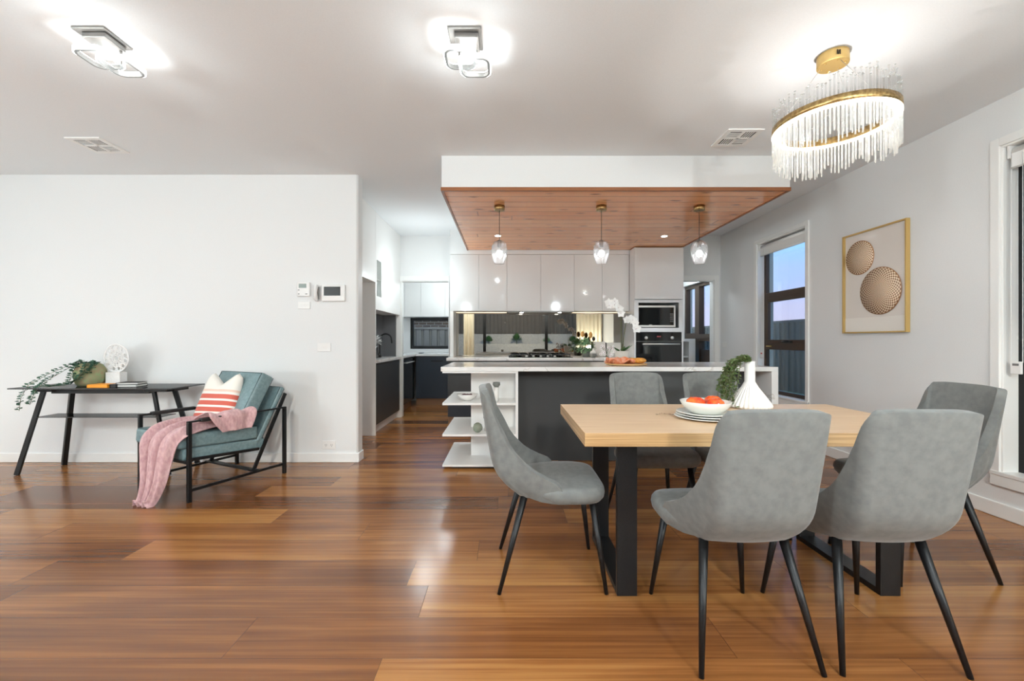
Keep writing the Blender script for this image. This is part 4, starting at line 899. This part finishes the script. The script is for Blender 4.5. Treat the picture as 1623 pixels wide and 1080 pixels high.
# ------------------------------------------------------------ DINING CHAIRS
def make_chair():
    r = empty('dining_chair', (0, 0, 0), 0)
    # shell: local -y is the rear, +y the front
    def interp(tab, v):
        if v <= tab[0][0]: return tab[0][1]
        for (a, fa), (b, fb) in zip(tab, tab[1:]):
            if v <= b: return fa + (fb - fa) * (v - a) / (b - a)
        return tab[-1][1]
    topz = [(0, .938), (.015, .925), (.03, .895), (.05, .82), (.08, .705), (.11, .65), (.15, .60), (.19, .566), (.235, .539), (.285, .517), (.30, .49)]
    def shell(u, v):
        s = (u - .5) * 2; sg = 1 if s >= 0 else -1; s = abs(s)
        R = .05; GM = .25
        if s < .3: ph, q, g = 0, s / .3, 0
        elif s < .6: ph, q, g = 1, (s - .3) / .3 * PI / 2, 0
        else: ph, q, g = 2, PI / 2, (s - .6) / .4 * GM
        D = 0 if ph == 0 else (R * (1 - math.cos(q)) + g)
        T = interp(topz, D) - (.006 * q ** 4 if ph == 0 else (.006 if ph == 1 else .006))
        zb = .415 + .018 * (1 - min(1, D / .12)) + (.03 * max(0, (g - .2) / .05) ** 2 if g > .2 else 0)
        z = zb + (T - zb) * v
        k = max(0, min(1, (z - .44) / .5))
        lean = -.250 - .092 * k ** .85
        tk = max(0, (.585 - z) / .14) ** 2
        hw = .198 - .016 * (1 - k)
        flare = (.246 - hw) * min(1, (g / GM)) ** .75 if ph == 2 else 0
        if ph == 0: x = (hw - R) * q; y = lean - .014 * (1 - q * q)
        elif ph == 1: x = hw - R + R * math.sin(q); y = lean + D
        else: x = hw + flare; y = lean + D
        fade = 1 - min(1, g / .22)
        y += .075 * tk * fade; x *= 1 - .05 * tk
        return Vector((x * sg, y, z))
    mb = MB().grid(shell, 60, 20)
    o = mb.build('backrest', M['fabric'], r, recalc=False)
    sm = o.modifiers.new('solid', 'SOLIDIFY'); sm.thickness = .034; sm.offset = -1
    bv = o.modifiers.new('bev', 'BEVEL'); bv.width = .013; bv.segments = 3; bv.limit_method = 'ANGLE'; bv.angle_limit = 1.0
    # check orientation: solidify inward
    me = o.data; n = me.polygons[len(me.polygons) // 2].normal; 
    if n.y > 0: me.flip_normals()
    # seat
    def outline(t):
        a = t * 2 * PI; c, s_ = math.cos(a), math.sin(a); e = .42
        x = math.copysign(abs(c) ** e, c); y = math.copysign(abs(s_) ** e, s_)
        return x, y
    mb = MB(); N = 56; rings = []
    prof = [(0, .412), (.80, .412), (.93, .418), (.985, .436), (1.0, .455), (.99, .472), (.955, .486), (.88, .493), (.6, .497), (0, .499)]
    for f, z in prof:
        ring = []
        for k in range(N):
            ox, oy = outline(k / N); w = .238 if oy < 0 else .246
            if oy < 0: w = .165 + .07 * (1 + oy)
            ring.append(mb.bm.verts.new((ox * w * f, .02 + oy * (.236 if oy > 0 else .205) * f, z + (.03 * -oy if (oy < 0 and z < .46) else 0))))
        rings.append(ring)
    for i in range(len(rings) - 1):
        for k in range(N):
            fc = mb.bm.faces.new((rings[i][k], rings[i][(k + 1) % N], rings[i + 1][(k + 1) % N], rings[i + 1][k])); fc.smooth = True
    bmesh.ops.remove_doubles(mb.bm, verts=mb.bm.verts[:], dist=.0003)
    mb.build('seat', M['fabric'], r)
    for sx in (-1, 1):
        MB().tube([(sx * .15, -.13, .432), (sx * .216, -.25, .0005)], [.0175, .009], 14).build('leg', M['black'], r)
        MB().tube([(sx * .165, .19, .414), (sx * .214, .245, .0005)], [.0175, .009], 14).build('leg', M['black'], r)
    return r
chair0 = make_chair()
CH = [(.215, 2.18, -PI / 2, 'grey velvet dining chair at the left end of the table, seen side on'),
      (.885, 1.73, .02, 'grey velvet dining chair on the near side seen from behind, left of the near pair'),
      (1.395, 1.73, -.03, 'grey velvet dining chair on the near side seen from behind, right of the near pair'),
      (.93, 2.745, PI + .02, 'grey velvet dining chair on the far side below the bread board, facing the viewer'),
      (1.45, 2.745, PI, 'grey velvet dining chair on the far side, partly hidden by the vase'),
      (2.11, 2.25, PI / 2 + .03, 'grey velvet dining chair at the right end of the table by the window')]
for i, (x, y, rz, lb) in enumerate(CH):
    o = chair0 if i == 0 else copy_tree(chair0)
    o.location = (x, y, 0); o.rotation_euler = (0, 0, rz)
    tag(o, lb, 'chair', 'grey dining chairs around the table')

# ------------------------------------------------------------ TABLE TOP THINGS
def table_pt(xp, yp, z=TZ): Y = (H - z) * F / (yp - VY); return (xp - VX) * Y / F, Y
cx, cy = 1.03, 2.21
for i in range(3):
    zz = TZ + .0005 + i * .011
    rr = (.152, .148, .140)[i]
    o = MB().lathe([(rr * .6, 0), (rr * .66, .002), (rr, .013), (rr * .985, .016), (rr * .68, .007), (0, .006)], 48).build('plate', M['plate'], None, loc=(cx + (.0, .004, -.002)[i], cy, zz))
    tag(o, ['bottom and widest plate of the stack under the bowl', 'middle plate of the stack under the bowl', 'top plate of the stack directly under the bowl'][i], 'plate', 'stacked dinner plates')
zb = TZ + .0005 + 2 * .011 + .0065
o = MB().lathe([(.06, 0), (.075, .004), (.112, .038), (.124, .062), (.120, .064), (.106, .040), (.07, .011), (0, .009)], 56).build('fruit_bowl', M['plate'], None, loc=(cx, cy, zb)); tag(o, 'wide pale bowl of orange red fruit on the plate stack', 'bowl')
def tomato(x, y, z, r_, lb):
    r = empty('tomato', (x, y, z), random.random() * 6, lb, 'tomato', 'glossy fruit in the bowl')
    MB().lathe([(0, -.75 * r_), (r_ * .5, -.7 * r_), (r_ * .9, -.35 * r_), (r_, .05 * r_), (r_ * .88, .42 * r_), (r_ * .5, .7 * r_), (r_ * .15, .66 * r_), (0, .6 * r_)], 30, rib=.025, nrib=5).build('flesh', M['tomato'], r)
    mb = MB()
    for k in range(5): a_ = k * 1.257; mb.leaf((0, 0, .63 * r_), (math.cos(a_), math.sin(a_), .05), (0, 0, 1), .016, .006)
    mb.build('calyx', M['greend'], r, recalc=False)
tomato(cx - .056, cy - .01, zb + .050, .048, 'glossy orange red fruit at the left of the bowl')
tomato(cx + .036, cy - .035, zb + .047, .045, 'glossy orange red fruit at the front of the bowl')
tomato(cx + .062, cy + .045, zb + .052, .044, 'glossy orange red fruit at the back right of the bowl')
vs = empty('ribbed_vase', (1.468, 2.575, TZ), 0, 'white ribbed cone vase with tall neck on the dining table', 'vase')
MB().lathe([(.10, .0005), (.114, .006), (.118, .018), (.110, .032), (.075, .083), (.045, .125), (.034, .146), (.029, .158), (.029, .28), (.025, .28), (.025, .16), (0, .15)], 240, rib=.04, nrib=30, ribrange=(.004, .15)).build('vase_body', M['ceramic'], vs)
tp = empty('trailing_plant', (1.455, 2.565, TZ + .20), 0, 'green trailing leafy sprig spilling left out of the ribbed vase', 'plant')
mb = MB(); mst = MB()
for k in range(42):
    a_ = random.uniform(-.5, .5); rx = random.uniform(.05, .13)
    fall = random.uniform(.08, .27)
    pts = [Vector((.013, .01, .0)), Vector((.012, .008, .085)), Vector((-.02, random.uniform(-.025, .02), .10 + random.uniform(-.01, .02)))]
    pts += [Vector((-.03 - rx * .6, random.uniform(-.03, .03), .085)), Vector((-.04 - rx, random.uniform(-.05, .05), .05 - fall * .4)), Vector((-.045 - rx * (1.0 if fall < .2 else .8), random.uniform(-.05, .05), max(-.19, .05 - fall)))]
    mst.tube(pts, .0012, 4)
    for j in range(26):
        p = lerp_path(pts, .30 + .7 * j / 25); a2 = random.random() * 6.28
        mb.leaf(p, (math.cos(a2), math.sin(a2) * .7, random.uniform(-.7, .3)), (random.uniform(-1, 1), -.5, 1), random.uniform(.016, .026), .013)
mb.build('foliage', M['greend'], tp, recalc=False); mst.build('stems', M['stem'], tp)
mb = MB(); pts = [Vector((0, 0, .003)), Vector((.03, .006, .008)), Vector((.07, 0, .005)), Vector((.11, .004, .004))]; mb.tube(pts, .0012, 4)
for j in range(12): p = lerp_path(pts, j / 12); mb.leaf(p, (random.uniform(-.3, .6), random.choice((-1, 1)), .25), (0, 0, 1), .014, .004)
tag(mb.build('dried_twig', mat('dry_twig', lin(140, 116, 96), .8), None, recalc=False, loc=(cx - .22, cy + .10, TZ)), 'small dried twig lying left of the plate stack', 'twig')

# ------------------------------------------------------------ CONSOLE TABLE
ct = empty('console_table', (-3.53, 3.81, 0), 0, 'black glass topped console table with splayed legs against the living wall', 'table')
B(-.70, .695, -.20, .20, .755, .765).build('glass_top', M['smoke'], ct, .002)
MB().box(-.46, .40, -.075, -.045, .705, .745).box(-.46, .40, .10, .13, .705, .745).build('side_rails', M['black'], ct, .003)
for x0, x1 in ((-.62, -.40), (.34, .60)):
    MB().prism([(x0 + .03, -.10), (x1 - .03, -.10), (x1, -.05), (x1, .12), (x1 - .03, .16), (x0 + .03, .16), (x0, .12), (x0, -.05)], .722, .7545, 'Z').build('corner_bracket', M['black'], ct, .003)
B(-.58, .50, -.09, .10, .495, .502).build('glass_shelf', M['smoke'], ct, .001)
for (tx, ty), (bx_, by_) in (((-.54, -.06), (-.72, -.11)), ((-.48, .13), (-.63, .20)), ((.43, -.06), (.60, -.11)), ((.46, .13), (.63, .20))):
    MB().bar((bx_, by_, .002), (tx, ty, .725), .022 if ty < 0 else .036, .036).build('leg', M['black'], ct, .003)
# on the console
pp = empty('potted_trailing_plant', (px(140, 3.84), 3.86, .7655), 0, 'mossy green rounded pot with trailing stems on the console', 'plant')
MB().lathe([(.085, .0), (.105, .03), (.117, .085), (.110, .14), (.085, .185), (.06, .20), (.05, .198), (0, .17)], 36).build('pot', M['potg'], pp)
mb = MB(); ms = MB()
vines = [[(0, 0, .19), (-.10, -.06, .20), (-.25, -.14, .10), (-.33, -.21, .02), (-.345, -.25, -.08), (-.35, -.26, -.19)],
         [(0, 0, .19), (-.08, -.10, .17), (-.18, -.18, .07), (-.235, -.22, .0), (-.245, -.25, -.07), (-.26, -.26, -.14)],
         [(0, 0, .19), (-.03, -.10, .18), (-.04, -.13, .11), (-.05, -.14, .03), (-.10, -.18, .012), (-.17, -.22, .01)],
         [(0, 0, .19), (.04, -.09, .19), (.06, -.12, .13), (.02, -.135, .07), (-.03, -.15, .02)],
         [(0, 0, .19), (.06, -.02, .21), (.085, -.06, .17), (.08, -.11, .11)],
         [(0, 0, .19), (-.04, -.05, .22), (-.09, -.07, .18)]]
for pts in vines:
    ms.tube(pts, .0018, 5); nn = int(26 * len(pts) / 5)
    for j in range(nn):
        p = lerp_path(pts, (j + .5) / nn)
        for sg in (-1, 1): mb.leaf(p, (sg * random.uniform(.5, 1), random.uniform(-.6, .2), random.uniform(-.2, .6)), (0, -.5, 1), .036, .024)
for j in range(50): a_ = random.random() * 6.28; mb.leaf((.05 * math.cos(a_), .05 * math.sin(a_), .195), (math.cos(a_), math.sin(a_), .6), (0, 0, 1), .03, .018)
mb.build('foliage', M['greenb'], pp, recalc=False); ms.build('stems', M['stem'], pp)
dd = empty('carved_disc_ornament', (px(184.5, 3.9), 3.90, .7655), -.12, 'white carved openwork disc on a square block on the console', 'ornament')
B(-.073, .073, -.035, .035, 0, .115).build('block', M['white_wood'], dd, .003)
mb = MB(); zc = .115 + .127; RR = .133
def torus_y(mb, c, R_, r_, seg=40, sc=1):
    P = [(c[0] + R_ * math.cos(2 * PI * k / seg), c[1], c[2] + R_ * sc * math.sin(2 * PI * k / seg)) for k in range(seg + 1)]; mb.tube(P, r_, 6, caps=False)
torus_y(mb, (0, 0, zc), RR - .007, .009); torus_y(mb, (0, 0, zc), .025, .006, 20); torus_y(mb, (0, 0, zc), .075, .005, 32)
for k in range(12):
    a_ = k * PI / 6; ca, sa = math.cos(a_), math.sin(a_)
    mb.tube([(.025 * ca, 0, zc + .025 * sa), (.125 * ca, 0, zc + .125 * sa)], .0045, 6)
    a3 = a_ + PI / 12; torus_y(mb, (.099 * math.cos(a3), 0, zc + .099 * math.sin(a3)), .021, .006, 14); torus_y(mb, (.052 * math.cos(a3), 0, zc + .052 * math.sin(a3)), .013, .004, 12)
    torus_y(mb, (.112 * ca, 0, zc + .112 * sa), .010, .0035, 10)
mb.build('openwork_disc', M['white_wood'], dd)
def book(x, y, z, w, d, h, rz, cover, label, page=M['paper']):
    r = empty('book', (x, y, z), rz, label, 'book', 'books on the console')
    MB().box(-w / 2, w / 2, -d / 2, d / 2, 0, .003).box(-w / 2, w / 2, -d / 2, d / 2, h - .003, h).box(-w / 2, -w / 2 + .003, -d / 2, d / 2, .003, h - .003).build('cover', cover, r)
    B(-w / 2 + .003, w / 2 - .004, -d / 2 + .004, d / 2 - .004, .003, h - .003).build('pages', page, r)
bo = book(px(165, 3.72), 3.72, .7655, .175, .13, .026, .0, M['orange'], 'orange paperback lying at the front of the console', M['orange'])
book(px(187.5, 3.73), 3.745, .7655, .055, .14, .027, 0, M['blk'], 'black closed book between the orange and the white books', M['blk'])
book(px(207, 3.76), 3.77, .7655, .17, .14, .020, .12, M['blk'], 'lower white edged book with black covers at the right of the console')
book(px(207, 3.76), 3.775, .786, .165, .14, .017, .20, M['blk'], 'upper white edged book with black covers on the book pair')

# ------------------------------------------------------------ ARMCHAIR
ac = empty('armchair', (-2.5875, 3.2175, 0), math.radians(-25.6), 'teal leather armchair with thin black metal frame', 'armchair')
W2 = .332; D = .76; AH = .575
for sx in (-1, 1):
    for y in (0, D): B(sx * W2 - .013, sx * W2 + .013, y - .013, y + .013, .0005, AH).build('leg', M['black'], ac, .002)
    B(sx * W2 - .013, sx * W2 + .013, -.013, D + .013, AH, AH + .012).build('arm_bar', M['black'], ac, .002)
    MB().box(sx * W2 - .022, sx * W2 + .022, .07, D * .52, AH - .006, AH + .022).build('arm_sleeve', M['blk'], ac, .008, 3)
    B(sx * W2 - .008, sx * W2 + .008, .013, D - .013, .075, .095).build('side_stretcher', M['black'], ac, .002)
    sx2 = sx * (W2 - .035)
    MB().bar((sx2, .50, .085), (sx2, .795, .70), .014, .03, (0, 1, 0)).build('back_support', M['black'], ac, .002)
    MB().bar((sx2, .015, .30), (sx2, .55, .26), .014, .022).build('seat_rail', M['black'], ac, .002)
    MB().box(min(sx2, sx * W2), max(sx2, sx * W2), .01, .03, .29, .31).build('seat_bracket', M['black'], ac)
MB().bar((-W2, .50, .095), (W2, .50, .095), .05, .012).build('cross_brace', M['black'], ac, .002)
MB().bar((-W2, 0.0, .285), (W2, 0.0, .285), .02, .02).build('front_rail', M['black'], ac, .002)
def slab(name, y0, z0, y1, z1, th, wd, m_, bev, parent=ac, crown=0.0):
    # cushion between (y0,z0)->(y1,z1) bottom line, thickness th upward-normal
    d = Vector((0, y1 - y0, z1 - z0)); n = Vector((0, -d.z, d.y)).normalized(); L = d.length; d.normalize()
    mb = MB(); N = 8; 
    def P(a, t, k):
        q = Vector((0, y0, z0)) + d * (L * a) + n * (th * t)
        return q + Vector((wd * (k - .5), 0, 0))
    vs_ = {}
    nx, ny = 8, 8
    for t in (0, 1):
        for i in range(nx + 1):
            for j in range(ny + 1):
                a_ = i / nx; k = j / ny; c = crown * (1 - (2 * a_ - 1) ** 4) * (1 - (2 * k - 1) ** 4)
                vs_[t, i, j] = mb.bm.verts.new(P(a_, t, k) + n * (c if t else 0))
    for t in (0, 1):
        for i in range(nx):
            for j in range(ny): mb.bm.faces.new((vs_[t, i, j], vs_[t, i + 1, j], vs_[t, i + 1, j + 1], vs_[t, i, j + 1]))
    per = [(i, 0) for i in range(nx)] + [(nx, j) for j in range(ny)] + [(i, ny) for i in range(nx, 0, -1)] + [(0, j) for j in range(ny, 0, -1)]
    for a_, b_ in zip(per, per[1:] + per[:1]): mb.bm.faces.new((vs_[0][0] if False else vs_[(0,) + a_], vs_[(0,) + b_], vs_[(1,) + b_], vs_[(1,) + a_]))
    o = mb.build(name, m_, parent, bev, 4)
    for f in o.data.polygons: f.use_smooth = True
    # piping
    mp = MB()
    for t in (0, 1):
        e = .010
        pts = [P(e / L, t, e / wd), P(1 - e / L, t, e / wd), P(1 - e / L, t, 1 - e / wd), P(e / L, t, 1 - e / wd), P(e / L, t, e / wd)]
        mp.tube(pts, .0032, 6)
    mp.build('piping', M['piping'], o)
    return o
slab('seat_base', -.02, .30, .60, .255, .085, .585, M['teal'], .018)
slab('back_shell', .545, .265, .80, .745, .045, .585, M['teal'], .016)
slab('seat_cushion', -.055, .388, .545, .345, .105, .575, M['teal'], .018, crown=.012)
slab('back_cushion', .487, .45, .70, .845, .12, .57, M['teal'], .022, crown=.012)
# ---- scatter cushion
pw = empty('scatter_cushion_base', (0, 0, 0)) if False else None
def pil(side):
    def fn(u, v):
        x = (u - .5); z = v
        hw = .205 - .015 * math.sin(PI * v)
        top = .355 + .075 * (abs(2 * x)) ** 1.3 - .02 * math.cos(PI * x)
        # pointed ears near |x| ~ .37
        ear = max(0, 1 - abs(abs(2 * x) - .72) / .72)
        top = .335 + .105 * ear
        X = 2 * x * hw * (1 - .18 * v * v); Zq = top * v
        th = .075 * (max(0, 1 - (2 * x) ** 4)) ** .5 * (max(0, 1 - (2 * v - 1) ** 4)) ** .5
        return Vector((X, side * th * (1 - .25 * v), Zq))
    return fn
mb = MB(); mb.grid(pil(-1), 30, 30); mb.grid(pil(1), 30, 30); bmesh.ops.remove_doubles(mb.bm, verts=mb.bm.verts[:], dist=.0008)
o = mb.build('scatter_cushion', M['pillow'])
axr = Matrix.Rotation(math.radians(-25.6), 4, 'Z'); acl = Vector((-2.5875, 3.2175, 0))
o.location = acl + axr @ Vector((.0, .35, .475)); o.rotation_euler = (math.radians(-20), 0, math.radians(-12)); tag(o, 'white cushion with coral stripes and pointed corners on the armchair', 'cushion')
# ---- throw
def strip(path, widths, wdirs, folds, amp, nu=44, nv=40):
    P = [Vector(p) for p in path]; n = len(P) - 1
    def smooth(t, arr):
        k = min(int(t * n), n - 1); f = t * n - k
        g = lambda i: arr[max(0, min(n, i))]
        p0, p1, p2, p3 = g(k - 1), g(k), g(k + 1), g(k + 2)
        return .5 * ((2 * p1) + (p2 - p0) * f + (2 * p0 - 5 * p1 + 4 * p2 - p3) * f * f + (3 * p1 - p0 - 3 * p2 + p3) * f ** 3)
    WD = [Vector(w) * widths[i] for i, w in enumerate(wdirs)]
    def fn(u, v):
        c = smooth(u, P); w = smooth(u, WD); t = (smooth(min(1, u + .02), P) - smooth(max(0, u - .02), P)).normalized()
        nrm = t.cross(w.normalized()); 
        if nrm.length > 0: nrm.normalize()
        s_ = v - .5
        a_ = amp * math.sin(folds * s_ * 2 * PI + 2.2 * u + .6 * math.sin(5 * u)) + amp * .5 * math.sin(folds * 1.9 * s_ * 2 * PI - 3 * u)
        return c + w * s_ + nrm * a_
    return fn
th = MB()
th.grid(strip([(.14, .36, .512), (.10, .20, .535), (.115, .06, .535), (.13, -.055, .515), (.12, -.115, .44), (.125, -.135, .30), (.13, -.15, .15), (.11, -.17, .035), (.10, -.20, .018)],
        [.30, .36, .40, .42, .38, .31, .24, .18, .16], [(1, .1, 0)] * 9, 3.2, .024), 80, 60)
th.grid(strip([(.02, .30, .53), (.16, .28, .56), (.26, .285, .60), (.325, .30, .622), (.366, .30, .595), (.372, .31, .53), (.374, .32, .47)],
        [.20, .30, .34, .34, .36, .30, .22], [(0, 1, .0)] * 7, 1.8, .010), 60, 40)
o = th.build('throw_blanket', M['pink'], None, recalc=False)
o.location = acl; o.rotation_euler = (0, 0, math.radians(-25.6)); sm = o.modifiers.new('s', 'SOLIDIFY'); sm.thickness = .007
tag(o, 'dusty pink knitted throw draped over the armchair down to the floor', 'blanket')
